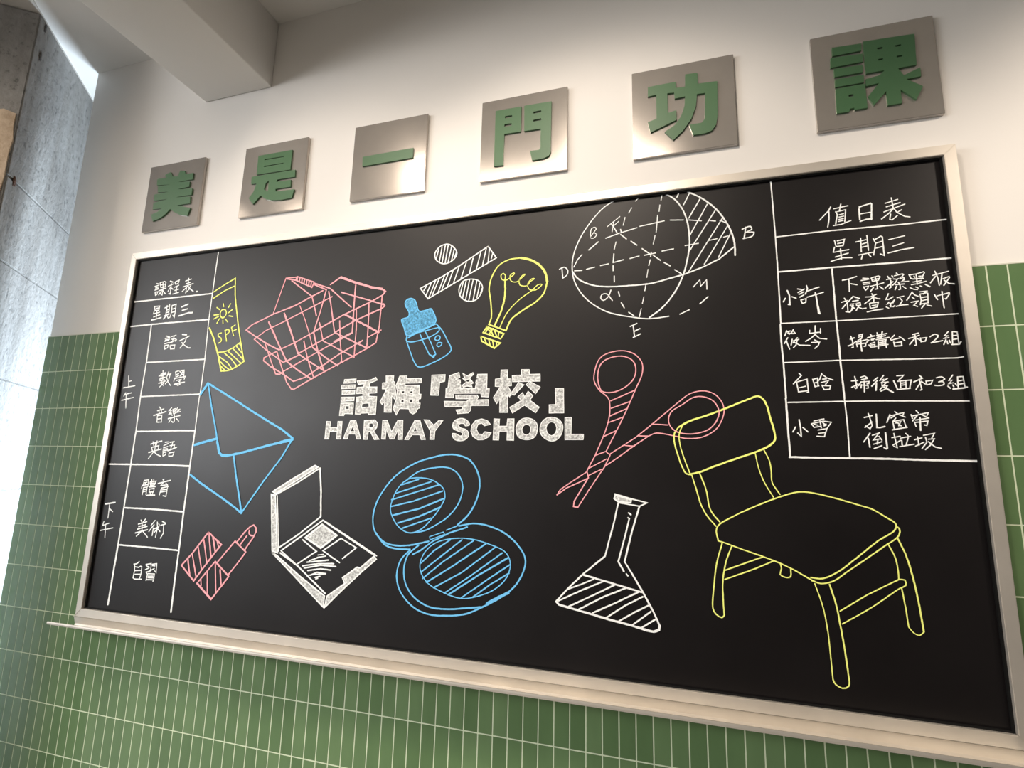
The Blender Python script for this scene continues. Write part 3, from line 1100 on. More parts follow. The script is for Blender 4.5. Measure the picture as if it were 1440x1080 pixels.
;41;7030,-1261 7716,-1517 7647,-1684 7000,-1388 7030,-1261
;46;7055,-1283 7046,-1399
;46;7148,-1323 7140,-1455
;46;7240,-1358 7234,-1502
;46;7332,-1394 7327,-1549
;46;7424,-1433 7419,-1588
;46;7515,-1472 7519,-1627
;46;7606,-1507 7601,-1661
;39;7742,-1558 8341,-1781 9151,-2450
;40;7747,-1608 8196,-1807 8038,-2549 7883,-3099 7872,-3191
;44;8070,-1827 7679,-1985 7055,-2251 6235,-2482 5451,-2780 5241,-2942 5692,-3208 6181,-3475 6629,-3674
;38;8431,-2053 7717,-2338 6757,-2728 6031,-3008 5609,-3273 6112,-3642 6832,-4086 7372,-3887
;37;6629,-3674 7153,-3487 7889,-3155 8529,-2843
;42;8287,-1871 8415,-2314 8628,-3216
;45;8628,-3216 9805,-3765
;50;8328,-1647 8687,-1440
;72;8687,-1440 9203,-1648 9829,-1869 10193,-1955
;52;10193,-1955 10310,-2038 10209,-2157
;43;10227,-2140 9865,-2313 8925,-2666 7887,-3136
;41;8754,-1936 9242,-2098 9782,-2277 10270,-2445
;42;10268,-2423 10320,-2492 10239,-2558 9817,-2709 9312,-2893 8648,-3217
;48;9252,-1746 9247,-2376 9263,-3253
;38;9263,-3253 8635,-3508
;39;10209,-2157 10183,-3093 10107,-3621 9807,-3783
;37;9769,-2360 9798,-2961 9807,-3783
;38;9341,-2530 9392,-3116 9394,-4047
;56;8946,-2668 9561,-2982 10180,-3306
;37;10252,-3239 9799,-3445
;38;8779,-2859 8855,-3447 8973,-4136 8830,-4255
;39;9265,-3271 8363,-3676 7723,-3975 6868,-4382 6748,-4470 6592,-4447 6480,-4257
;33;6107,-2724 6410,-3164
;53;6107,-2724 6582,-3476 6959,-4054
;58;6683,-2474 7024,-3123 7366,-3831
;30;7254,-2266 7502,-2738 7728,-3239 7879,-3653
;44;7366,-3831 7866,-4127 8353,-4398
;44;6959,-4054 7426,-4365 7944,-4654
;43;7879,-3653 8396,-4004 8852,-4274
;36;8215,-3450 8780,-3733 9371,-4011
;51;7870,-3172 8080,-3772 8353,-4398
;39;8050,-2867 8236,-3451
;39;7535,-3432 7723,-3975 8023,-4620
;40;6065,-3450 6304,-3914 6507,-4296
;40;6546,-3719 6811,-4270 7038,-4717 7236,-4940
;40;6546,-3719 6079,-3905 6068,-3998 6362,-4197
;43;6362,-4197 6785,-4416 7294,-4707 7706,-4592 8179,-4320 8916,-3883 9647,-3526
;43;7236,-4940 7324,-4961 8042,-4603 8828,-4237 9369,-3993 9807,-3783
;39;7366,-3831 8650,-3236
;40;6959,-4054 7372,-3887
@chalk_percent_sign|white chalk drawing of a hatched percent sign|white|
~o;34;11903,-940 12057,-779 12296,-739 12503,-887 12590,-1052 12499,-1237 12226,-1345 11980,-1242 11891,-1096
;34;12001,-872 11935,-1159
;34;12106,-804 12042,-1268
;34;12209,-757 12133,-1316
;34;12305,-756 12226,-1345
;34;12412,-830 12318,-1335
;34;12504,-907 12423,-1306
;33;12569,-1031 12517,-1200
;37;13555,-945 13814,-1326 12745,-1874 11741,-2381 11470,-2039 12147,-1743 12725,-1433 13555,-945
;34;11677,-1972 11584,-2119
;34;11815,-1907 11674,-2261
;34;11952,-1841 11760,-2363
;34;12069,-1783 11858,-2314
;33;12233,-1713 12052,-2215
;33;12360,-1628 12167,-2129
;33;12496,-1576 12341,-2048
;33;12687,-1456 12533,-1950
;33;12898,-1373 12745,-1874
;33;13106,-1260 13010,-1727
;33;13332,-1123 13217,-1614
;33;13500,-1004 13404,-1519
;32;13596,-1026 13572,-1422
;32;13696,-1189 13663,-1337
~o;32;12717,-2118 12825,-1938 13094,-1898 13326,-1983 13428,-2178 13379,-2379 13234,-2534 13006,-2554 12789,-2425 12711,-2250
;33;12827,-1976 12746,-2347
;33;12922,-1928 12828,-2447
;32;13025,-1907 12927,-2511
;32;13133,-1916 13024,-2537
;32;13249,-1957 13157,-2529
;32;13347,-2041 13269,-2463
;32;13418,-2196 13378,-2342
@chalk_dropper_bottle|blue chalk drawing of a dropper bottle with a filled cap|blue|
~#;34;11136,-2777 10996,-2536 10987,-2400 11146,-2304 11314,-2367 11407,-2547 11479,-2724 11720,-2703 11858,-2675 11967,-2834 12051,-3066 11985,-3174 11595,-3319 11121,-3480 11001,-3226 10901,-2953 11121,-2872
~;35;12044,-3159 12231,-3356 12423,-3681 12551,-3943 12461,-4066 12046,-4284 11562,-4412 11413,-4259 11251,-3918 11108,-3592
~;33;11121,-3480 11108,-3592 11213,-3654 11652,-3603 12040,-3457 12153,-3352 12129,-3287
~;33;11145,-3538 11322,-3453 11636,-3321 12025,-3169
;33;11320,-3415 12148,-3266
;33;11542,-3428 11679,-3716 11877,-4058 12020,-4156 12073,-4048 11917,-3728 11697,-3343
;41;11877,-4058 11979,-4117 12074,-4067
;33;11611,-3582 11810,-3574
~o;33;12030,-3623 12064,-3532 12162,-3526 12197,-3595 12122,-3657
~o;32;12098,-3792 12141,-3721 12251,-3738 12235,-3799 12159,-3843
@chalk_light_bulb|yellow chalk drawing of a light bulb with a coiled filament|yellow|
~;38;13654,-3278 13722,-3101 13687,-2588 13629,-2214 13701,-1885 13878,-1584 14171,-1426 14538,-1400
~;62;14538,-1400 14830,-1493 15084,-1666 15247,-1900 15311,-2176
~;43;15311,-2176 15220,-2492 14995,-2724 14644,-2931 14309,-3176 14162,-3488
;41;14162,-3488 13654,-3278
~;50;14095,-1995 14107,-2438 14011,-2904 13815,-3342
~;27;14096,-2032 14002,-1987 13969,-1873 14034,-1812 14103,-1885 14096,-2032 14223,-1970 14366,-1854 14347,-1826 14239,-1898 14280,-2067 14445,-2100 14534,-2035 14676,-1901 14640,-1898 14516,-2033 14538,-2200 14737,-2235 14842,-2117 14955,-2054 14877,-2047 14754,-2200 14811,-2350 14989,-2383 15147,-2270 15164,-2236 15058,-2234 14900,-2375
~;27;14900,-2375 14494,-2650 14177,-2988 13978,-3388
;41;13608,-3329 13495,-3503 14017,-3712 14103,-3574 13608,-3340
;39;13610,-3384 13698,-3479
;35;13646,-3368 13570,-3508
;35;13788,-3402 13664,-3567
;35;13826,-3451 13905,-3652
;35;13956,-3512 13943,-3672
;35;13715,-3426 13794,-3610
;41;13425,-3608 13467,-3754 13843,-3969 14013,-3829 13425,-3608
;35;13538,-3668 13599,-3814
;35;13669,-3711 13711,-3874
;35;13781,-3752 13823,-3933
;35;13910,-3802 13895,-3901
@chalk_sphere_diagram|white chalk geometry diagram of a sphere cut by planes with a shaded wedge|white|
~;31;17161,-18 16850,-200 16487,-586 16204,-1027 16023,-1522 16005,-1945 16087,-2289 16327,-2683 16680,-2997 17026,-3183 17701,-3356 17994,-3399 18465,-3368
~;38;16005,-1945 16167,-2171 16525,-2369 16915,-2452 17489,-2472 18050,-2461 18527,-2363 18853,-2294
;35;18853,-2294 19318,-2141 19708,-1964 20081,-1670
~;37;18446,-16 18659,-173 18836,-427 18954,-732 19015,-1107 19020,-1513 18954,-1906 18834,-2332 18625,-2747 18328,-3117 17995,-3368
~;40;18977,-9 19384,-296 19692,-624 19888,-953 20029,-1309 20083,-1631 20081,-1904
;30;18751,-165 18819,-7
;30;18910,-395 19058,-104
;30;19025,-782 19313,-285
;29;19047,-1233 19486,-454
;29;19015,-1673 19673,-642
;29;18980,-2227 19840,-866
;28;19356,-2066 19933,-1118
;28;19692,-1923 19993,-1325
;23;17793,-29 17695,-122
;23;17596,-301 17516,-440
;23;17418,-554 17365,-773
;23;18382,-28 18352,-193
;23;18319,-314 18296,-500
;25;18257,-600 18209,-1072
;23;18181,-1152 18127,-1393
;30;18074,-1613 18057,-1733
;24;18044,-1814 18004,-1972
;22;17983,-2072 17949,-2291
;22;17931,-2450 17891,-2647
;22;17866,-2805 17825,-2981
;22;17797,-3118 17745,-3332
;25;17177,-1224 17125,-1428
;31;17116,-1552 17094,-1800
;31;17094,-1883 17093,-2027
;31;17118,-2174 17121,-2338
;30;17222,-2612 17251,-2736
;30;17294,-2921 17368,-3067
;30;17480,-3194 17609,-3295
;26;16266,-1484 16145,-1620 16044,-1822
;32;16446,-1375 16706,-1170
;31;16904,-1087 17277,-982 17721,-888
;30;17798,-856 18420,-779
;30;18569,-777 18890,-814
;29;19024,-831 19327,-894
;29;19522,-906 19661,-944
;29;19767,-937 19937,-1039
;32;16065,-1930 16266,-1936
;31;16386,-1918 16605,-1877
;31;16762,-1850 16978,-1817
;31;17133,-1791 17365,-1744
;30;17530,-1728 17765,-1682
;30;17897,-1676 18178,-1644
;30;18345,-1609 18628,-1578
;29;18912,-1521 19235,-1496
;29;19502,-1447 19678,-1419
;28;19835,-1397 19939,-1378
;31;17296,-1027 17449,-1171
;31;17563,-1246 17714,-1376
;30;17844,-1485 18029,-1649
;30;18121,-1699 18302,-1860
;29;18385,-1921 18536,-2033
;29;18642,-2147 18800,-2269
;28;18733,-3332 18958,-3232
;28;19215,-3097 19411,-2927
;31;17064,-702 17199,-952
;31;17297,-879 17316,-966
@chalk_point_letter|small chalk letter in the sphere's upper left|white|chalk_sphere_diagram
~;23;16575,-899 16487,-1017 16575,-1049 16667,-953 16587,-879 16647,-800 16627,-742 16527,-764 16487,-1017
@chalk_point_letter|chalk letter F inside the sphere's top left|white|chalk_sphere_diagram
;23;17124,-632 17074,-924
;23;16950,-760 17282,-511
;23;17115,-763 17249,-648
@chalk_point_letter|chalk letter D left of the sphere|white|chalk_sphere_diagram
;29;15719,-1833 15741,-2098
~;29;15645,-1847 15780,-1796 15883,-1912 15851,-2037 15741,-2111
@chalk_point_letter|chalk letter B right of the shaded wedge|white|chalk_sphere_diagram
;30;20359,-1191 20304,-1479
~;30;20271,-1239 20461,-1183 20490,-1266 20352,-1328 20537,-1350 20498,-1443 20283,-1489
@chalk_point_letter|chalk letter M below the shaded wedge|white|chalk_sphere_diagram
;25;19072,-2648 19237,-2467 19248,-2643 19393,-2481 19394,-2733
@chalk_point_letter|chalk letter alpha on the sphere's lower left|white|chalk_sphere_diagram
~;29;17030,-2556 16971,-2714 16836,-2825 16766,-2759 16798,-2659 16914,-2648 17067,-2843
@chalk_point_letter|chalk letter E under the sphere|white|chalk_sphere_diagram
;30;17586,-3558 17619,-3853
;30;17512,-3573 17680,-3504
;30;17603,-3716 17751,-3646
;29;17582,-3871 17767,-3784
@chalk_envelope|blue chalk drawing of a sealed envelope|blue|
;80;3670,-5043 3929,-4668
;64;3929,-4668 4931,-5156 5881,-5636 6526,-5952 7049,-6198 7476,-6470
;57;3945,-4699 4202,-5465 4515,-6277 4620,-6612
;90;4603,-6570 4731,-6923 4865,-7016 5098,-7009
;73;5098,-7009 5551,-6934 6523,-6703 7095,-6579
;90;7000,-6599 7470,-6498
;52;7449,-6518 7107,-7076 6561,-7757 5856,-8742
;82;3693,-6693 4083,-6594 4558,-6487
;63;5311,-6978 5496,-7624 5863,-8722
;64;3670,-7633 4130,-7882 4867,-8225 5583,-8577 5856,-8742
@chalk_lipstick|pink chalk drawing of a lipstick beside its hatched cap|pink|
;53;4691,-9362 5239,-9699 4842,-10183 4344,-10820 3794,-10407 4164,-10018 4691,-9362
;53;4001,-10170 4160,-10649
;46;4172,-10064 4417,-10699
;46;4357,-9818 4597,-10478
;46;4550,-9606 4772,-10281
;53;4722,-9420 4907,-10110
;57;4889,-9505 5039,-9916
;45;5074,-9611 5144,-9770
;66;4487,-10878 5092,-11293
;51;5092,-11293 5657,-10594
;56;5657,-10594 5083,-10202
;43;5083,-10202 4804,-10520 4487,-10878
;45;4611,-10753 4654,-10922
;45;4830,-10530 4924,-11127
;44;5101,-10281 5237,-11067
;54;5304,-10427 5401,-10828
;45;5167,-10219 5745,-9568
;51;5745,-9568 6184,-9855
;44;5647,-10526 5949,-10165 6184,-9855
;44;5821,-9579 6062,-9290 6244,-9119 6369,-9067 6466,-9142 6481,-9256 6402,-9420 6133,-9801
;44;5963,-9640 6164,-9388
~;44;6235,-9223 6227,-9315 6308,-9375 6409,-9370
@chalk_eyeshadow_palette|white chalk drawing of an open eyeshadow palette|white|
#;41;6892,-8067 7479,-7718 8348,-7241 8506,-7305 7059,-8134
#;41;6872,-8119 7060,-8147 7345,-9826 7108,-9780
;46;7060,-8147 7795,-7773 8534,-7334
;53;8534,-7334 8640,-8020 8701,-8714
;34;7116,-8175 7242,-8988 7353,-9764
;44;8701,-8714 8012,-9237 7351,-9662
;44;8785,-8812 8164,-9249 7437,-9739
;42;8785,-8812 9666,-9226 10604,-9675
;55;8862,-8849 10464,-9626
#;39;7110,-9800 7325,-9868 8138,-10353 9063,-10845 9051,-11190 8690,-10935 7945,-10407
#;37;9052,-11202 9110,-10841 9639,-10471 9555,-10324 10014,-10002 10107,-10015 10534,-9660 10633,-9768 10166,-10163 9568,-10706
;47;7419,-9801 8062,-10120 8593,-10476 9058,-10788
#;39;8771,-8914 9308,-9207 8792,-9594 8222,-9327
;33;8771,-8914 9308,-9207 8792,-9594 8222,-9327 8771,-8914
;39;8154,-9391 8655,-9682 8055,-10061
;40;7465,-9757 8062,-10120
;38;9434,-9279 9948,-9504 9532,-9822
;40;9434,-9279 8870,-9649 9448,-9937
;26;8713,-9778 8904,-9746
;34;8696,-9846 8981,-9788
;34;8439,-9955 8768,-9834
;41;8370,-9999 9087,-9891
;41;8234,-10108 8738,-10014 9263,-9977
;41;8290,-10164 8838,-10046 9341,-10050
;40;8419,-10222 8848,-10143 9185,-10158
;40;8506,-10345 8738,-10250 9029,-10267
;38;8576,-10320 9029,-10267
;38;8681,-10391 8845,-10347
;38;8709,-10428 8779,-10403
@chalk_compact_mirror|blue chalk drawing of an open round powder compact|blue|
~;44;12960,-8742 13257,-8469 13481,-8061 13553,-7657 13475,-7335 13241,-7032 12921,-6912 12555,-6895 12142,-6976 11633,-7140 11078,-7470 10717,-7864 10480,-8296 10412,-8679 10488,-9010 10776,-9283 11116,-9366 11585,-9338 12153,-9204
~;45;10515,-9050 10830,-9362 11122,-9447 11615,-9445
~;36;11332,-7655 11742,-7371 12204,-7257 12619,-7249 12898,-7388 13069,-7711 12978,-8160 12682,-8535 12333,-8773 12022,-8930 11657,-9010
~o;32;10963,-8236 11129,-7851 11423,-7590 11847,-7537 12224,-7611 12510,-7809 12567,-8033 12445,-8302 12189,-8638 11883,-8917 11564,-9015 11249,-8888 11015,-8610 10942,-8404
;39;11242,-7742 11755,-7581
;39;11066,-7980 12132,-7634
;39;10958,-8160 12368,-7711
;38;10971,-8340 11650,-8168 12490,-7872
;46;11012,-8576 11803,-8369 12524,-8075
;46;11194,-8775 11816,-8574 12445,-8302
;38;11345,-8903 12187,-8598
;25;12168,-9083 12568,-8941 12607,-8999 12196,-9161 12168,-9083
;31;12655,-8888 12961,-8761
~;41;13005,-8759 13440,-8678 13829,-8718 14299,-8888 14658,-9173 14849,-9499 14775,-9840 14580,-10152 14301,-10397 13690,-10748 13275,-10936 12762,-11022 12235,-11034 11776,-10885 11385,-10528 11256,-10142 11354,-9735 11616,-9457
~;42;11862,-9321 11555,-9601 11463,-9967 11533,-10319 11759,-10614 12224,-10844 12754,-10864 13269,-10794 13690,-10730
;72;13854,-10640 14057,-10511 14421,-10320
;39;11693,-9572 11916,-9458 12266,-9197 12748,-8951 13248,-8779
~o;28;11935,-9775 12055,-9489 12358,-9232 12844,-9093 13369,-9075 13887,-9181 14312,-9346 14451,-9602 14370,-9945 14049,-10270 13512,-10502 13130,-10565 12646,-10462 12191,-10267 11972,-10010
;37;11958,-9774 12324,-9432 12779,-9128
;37;11994,-9988 12512,-9578 13109,-9109
;36;12027,-10163 12607,-9690 13435,-9110
;40;12145,-10251 12877,-9788 13781,-9168
;36;12354,-10370 13145,-9923 14058,-9228
;35;12669,-10479 13406,-9980 14229,-9370
;42;12780,-10508 13659,-9923 14398,-9473
;35;13151,-10552 13833,-10062 14444,-9640
;35;13470,-10506 13921,-10168 14429,-9847
@chalk_flask|white chalk drawing of a conical flask half full of hatched liquid|white|
#;34;17083,-7800 17496,-7915 17479,-8011 17140,-7992 17050,-7915
;34;17083,-7800 17496,-7905 17850,-7981 17669,-8068 17173,-8001
;37;17166,-8007 17071,-8428 16838,-9278
;39;16838,-9278 16315,-9722 15951,-10080 15646,-10418
;49;15646,-10418 15721,-10490 16185,-10571 16830,-10693 17455,-10795 17759,-10853
;56;17729,-10856 17940,-10878 18061,-10822 18078,-10733
;41;18078,-10733 17949,-10452 17713,-10026 17471,-9636
;36;17471,-9636 17302,-9372
;40;17669,-8068 17485,-8660 17302,-9372
;37;17419,-8395 17291,-8890 17152,-9382
;40;17152,-9382 17283,-9598
;33;17339,-9646 17376,-9695
;37;17411,-8237 17465,-8276
;34;17394,-8349 17432,-8373
;43;16298,-9745 16835,-9854 17682,-10035
;34;15918,-10114 16249,-9977 16560,-9828
;37;15703,-10398 16250,-10117 16803,-9856
;37;15937,-10517 16511,-10219 17074,-9912
;38;16201,-10554 16769,-10228 17310,-9975
;37;16543,-10599 17086,-10321 17620,-10034
;36;16862,-10674 17305,-10362 17711,-10131
;37;17161,-10720 17521,-10492 17830,-10315
;36;17439,-10797 17888,-10443
;39;17684,-10808 17975,-10611
@chalk_scissors|pink chalk drawing of open scissors with looped handles|pink|
~;27;16606,-6869 16860,-6268 16959,-5917 16981,-5602 16943,-5423 16709,-5199 16583,-4954 16612,-4670 16712,-4409 16872,-4280 17265,-4200 17574,-4284 17780,-4513 17794,-4792 17617,-5221 17323,-5881 16876,-6770
~o;29;16691,-4714 16791,-4493 17029,-4369 17341,-4354 17571,-4485 17636,-4707 17564,-4963 17293,-5193 17022,-5278 16788,-5241 16690,-4997
;27;17001,-5492 17617,-5229
;27;17011,-5682 17499,-5513
;27;16979,-5878 17402,-5695
;27;16919,-6053 17323,-5900
;27;16802,-6404 17129,-6248
;26;16876,-6770 16979,-6853 16836,-7152
;27;16606,-6869 16857,-6770
;27;16606,-6869 16400,-7256 16439,-7427
;26;16431,-7198 16887,-6953
;26;16431,-7370 16759,-7211
;26;16979,-6826 17599,-6421 17993,-6098 18329,-5814
~;25;18329,-5814 18662,-5534 18919,-5348 19239,-5291 19497,-5399 19649,-5644 19650,-5866 19483,-6197 19164,-6399 18813,-6437 18531,-6381 18099,-6307 17914,-6382
;28;17914,-6382 17577,-6611 17161,-6919 16874,-7114
~o;27;18399,-5929 18475,-5778 18732,-5611 18987,-5445 19199,-5430 19439,-5547 19550,-5791 19490,-6013 19310,-6215 19063,-6307 18781,-6325 18534,-6250 18412,-6100
;26;17994,-6086 18376,-6111
;26;17655,-6375 17914,-6382
;26;17334,-6613 17577,-6630
;26;16836,-7152 16431,-7750 16180,-8147
;32;16180,-8155 16063,-8141 16082,-8008 16431,-7428
;27;16392,-7283 16041,-7514 15725,-7734 15639,-7871
;29;15639,-7871 15884,-7691 16431,-7435
@chalk_chair|yellow chalk drawing of a school chair|yellow|
~;42;18840,-7284 19063,-7227 19448,-7067 19855,-6908 20285,-6751 20597,-6598 20720,-6462 20723,-6311 20647,-5945 20592,-5668 20517,-5511 20422,-5441 20205,-5512 19676,-5732 19228,-5901 18865,-6025 18619,-6167
~;32;18619,-6167 18524,-6311 18512,-6501 18599,-6879 18696,-7158 18766,-7274 18870,-7293
~;27;18705,-6136 18629,-6343 18651,-6627 18746,-6970 18850,-7263
~;29;18890,-7308 18989,-7672 19066,-7971 19201,-8234 19379,-8448
~;29;19068,-7258 19195,-7635 19252,-8024 19318,-8170 19467,-8355
~;23;20290,-6766 20349,-7126 20444,-7420 20616,-7752
~;25;20481,-6704 20579,-6943 20605,-7209 20607,-7416 20754,-7689
~;30;19414,-8774 19380,-8556 19428,-8431 19809,-8184 20234,-7968 20817,-7716 21181,-7617 21607,-7672 22276,-7859 22528,-7940 22770,-8094 22938,-8228 22910,-8351 22584,-8591 22114,-9005 21798,-9269 21486,-9435 21259,-9432
~;28;19414,-8774 19531,-8802 19940,-8937 20341,-9060 20731,-9202 20996,-9328 21219,-9455 21367,-9525
~;28;22934,-8269 22994,-8318 22972,-8456 22645,-8729 22024,-9213 21671,-9481 21441,-9540 21274,-9492
~;29;19496,-8821 19365,-9254 19282,-9775 19243,-10243 19300,-10364 19422,-10427 19478,-10368
~;29;19695,-8879 19554,-9241 19473,-9674 19468,-10097 19473,-10368
;29;19539,-9405 20341,-9060
;28;19518,-9607 20166,-9326 20557,-9130
~;26;20673,-9173 20694,-9288 20659,-9415 20774,-9469 20865,-9441 20876,-9267
~;23;21327,-9549 21448,-10002 21508,-10471 21528,-10975 21539,-11435
~;31;21610,-9546 21710,-9978 21755,-10368 21797,-10791 21828,-11247
~;27;21539,-11435 21580,-11524 21702,-11584 21821,-11531 21828,-11247
;26;21769,-10071 22315,-9688 22894,-9346
~;25;22894,-9346 22999,-9350 23007,-9454 22896,-9522 22366,-9938 21795,-10324
~;26;22760,-8641 22863,-8895 22895,-9130 22894,-9346
~;32;22942,-8510 23061,-8842 23145,-9268 23203,-9766 23242,-10331
;25;22931,-9519 22967,-9902 22986,-10263
~;22;22986,-10263 23062,-10369 23161,-10407 23242,-10331
@chalk_title|white chalk block lettering of the board's heading, sketchily filled in|white|
#;24;9123,-4694 9539,-4689 9521,-4827 9098,-4830
#;24;9038,-4864 9520,-4864 9516,-4990 9038,-4995
#;24;9062,-5040 9526,-5023 9526,-5160 9074,-5172
#;24;9047,-5230 9520,-5233 9519,-5363 9053,-5372
#;24;9056,-5405 9511,-5412 9517,-5756 9232,-5742 9213,-5802 9038,-5794 | 9248,-5510 9348,-5518 9350,-5597 9251,-5596
#;24;9544,-4751 9883,-4750 10052,-4722 10192,-4657 10260,-4761 10014,-4851 10009,-4942 10258,-4948 10268,-5142 10014,-5153 10014,-5218 10273,-5234 10275,-5779 10017,-5776 10013,-5730 9772,-5738 9762,-5765 9578,-5757 9570,-5241 9788,-5213 9782,-5148 9570,-5154 9569,-4948 9789,-4936 9795,-4862 9613,-4884 | 9808,-5450 10008,-5442 10017,-5543 9792,-5546
#;23;10514,-4633 10788,-4638 10788,-4809 10835,-4815 10861,-5002 10898,-5204 10850,-5345 10761,-5254 10783,-5717 10531,-5714 10525,-5419 10461,-5503 10374,-5395 10536,-5080 10537,-5037 10418,-5030 10417,-4837 10529,-4827
#;23;10965,-4648 11222,-4652 11204,-4736 11688,-4741 11685,-4888 11168,-4884 11171,-4930 11631,-4934 11635,-5189 11699,-5195 11690,-5346 11623,-5355 11633,-5449 11685,-5456 11678,-5604 11616,-5624 11577,-5726 11467,-5783 11361,-5724 11321,-5630 11043,-5616 10941,-5807 10810,-5613 10886,-5362 10913,-5089 10856,-4939 | 11082,-5103 11148,-5105 11147,-5168 11082,-5166 | 11345,-5116 11413,-5111 11410,-5167 11341,-5172 | 11077,-5366 11146,-5363 11146,-5426 11077,-5429 | 11348,-5350 11428,-5347 11427,-5431 11349,-5433
#;22;11985,-4656 12414,-4653 12410,-4867 12256,-4893 12242,-5260 11974,-5248
#;22;12527,-4695 12826,-4601 12866,-4767 12726,-4814 12879,-4819 12888,-4932 12732,-4948 12896,-4952 12907,-5051 12683,-5059 13320,-5075 13315,-5045 13336,-4944 13527,-4950 13315,-4944 13336,-4833 13523,-4832 13347,-4799 13368,-4677 13666,-4681 13669,-5084 13743,-5092 13730,-5339 13503,-5321 13485,-5226 12701,-5213 12696,-5335 12440,-5326 12441,-5043 12496,-5040
#;22;12914,-4625 13069,-4712 13238,-4620 13283,-4678 13159,-4787 13282,-4933 13209,-4961 13244,-5053 13082,-5019 12955,-5056 12929,-4974 13034,-4895 12921,-4789 12985,-4761 | 13043,-4865 13096,-4825 13151,-4858 13103,-4893
#;21;12742,-5244 13391,-5258 13435,-5319 13396,-5389 13732,-5385 13742,-5570 13233,-5566 13221,-5686 13156,-5765 12825,-5785 12766,-5660 12959,-5642 12957,-5592 12435,-5584 12400,-5411 13078,-5433 13140,-5374 12752,-5366
#;21;14047,-4581 14262,-4583 14253,-4829 14358,-4839 14375,-5038 14274,-5046 14367,-5189 14327,-5360 14270,-5294 14294,-5765 14042,-5762 14038,-5397 13959,-5536 13845,-5350 14028,-5062 13891,-5047 13891,-4829 14043,-4811
#;21;14367,-4745 14623,-4743 14626,-4591 14862,-4596 14871,-4730 15162,-4729 15166,-4942 14383,-4935
#;21;14554,-4935 14728,-5016 14448,-5303 14414,-5276 14305,-5338 14315,-5295
#;20;14857,-4912 15175,-5085 15038,-5279 14761,-5016
#;20;14537,-5339 14677,-5213 14739,-5321 14830,-5179 14978,-5314 14900,-5435 15155,-5625 15051,-5784 14740,-5580 14405,-5788 14319,-5617 14638,-5434
#;20;15559,-5133 15797,-5135 15811,-5793 15404,-5795 15401,-5559 15574,-5556
#;24;8611,-5948 8775,-5955 8768,-6139 9004,-6140 9009,-5951 9173,-5952 9176,-6490 9006,-6491 9007,-6270 8767,-6270 8763,-6492 8601,-6492
#;23;9434,-5931 9633,-5933 9851,-6488 9688,-6488 9638,-6344 9423,-6344 9398,-6489 9230,-6490 | 9525,-6133 9472,-6251 9598,-6251
#;23;9897,-5929 10263,-5918 10362,-6014 10343,-6163 10258,-6244 10455,-6494 10278,-6505 10121,-6271 10081,-6271 10069,-6501 9914,-6501 | 10086,-6034 10179,-6027 10221,-6089 10187,-6135 10089,-6143
#;23;10503,-5928 10668,-5940 10820,-6245 10993,-5932 11173,-5933 11196,-6497 11033,-6497 11028,-6218 10919,-6484 10778,-6485 10651,-6204 10649,-6493 10506,-6486
#;22;11528,-5946 11710,-5948 11910,-6494 11760,-6500 11706,-6364 11481,-6364 11388,-6501 11241,-6502 | 11564,-6140 11519,-6259 11621,-6259
#;22;11804,-5922 11978,-5931 12130,-6077 12266,-5952 12422,-5953 12183,-6259 12181,-6493 12025,-6494 12025,-6246
~#;21;13213,-6088 13164,-5991 13042,-5907 12892,-5897 12744,-5961 12684,-6086 12725,-6198 12879,-6267 12985,-6309 12987,-6358 12928,-6378 12836,-6323 12700,-6309 12689,-6378 12769,-6489 12920,-6529 13082,-6501 13182,-6405 13186,-6295 13099,-6199 12948,-6157 12886,-6101 12929,-6054 13034,-6065 13066,-6121
#;21;13817,-6078 13720,-5968 13544,-5911 13369,-5951 13251,-6089 13234,-6254 13299,-6405 13449,-6500 13623,-6494 13765,-6417 13841,-6295 13644,-6260 13574,-6336 13472,-6323 13414,-6199 13448,-6076 13549,-6049 13624,-6123
#;20;13886,-5914 14064,-5924 14056,-6114 14255,-6115 14269,-5917 14467,-5919 14471,-6509 14266,-6502 14268,-6269 14061,-6268 14054,-6503 13877,-6498
~#;20;14510,-6202 14549,-6041 14685,-5921 14852,-5903 15018,-5963 15108,-6097 15111,-6256 15040,-6415 14918,-6481 14726,-6482 14571,-6402 | 14692,-6202 14732,-6122 14800,-6082 14884,-6117 14913,-6203 14887,-6309 14806,-6349 14722,-6309
~#;20;15159,-6203 15211,-6018 15345,-5907 15507,-5888 15668,-5942 15776,-6074 15782,-6231 15725,-6387 15594,-6505 15461,-6523 15298,-6453 15188,-6335 | 15348,-6177 15388,-6072 15468,-6025 15562,-6060 15604,-6178 15578,-6296 15485,-6367 15391,-6309
#;19;15822,-5904 16007,-5892 16002,-6330 16322,-6330 16314,-6484 15827,-6485
'''

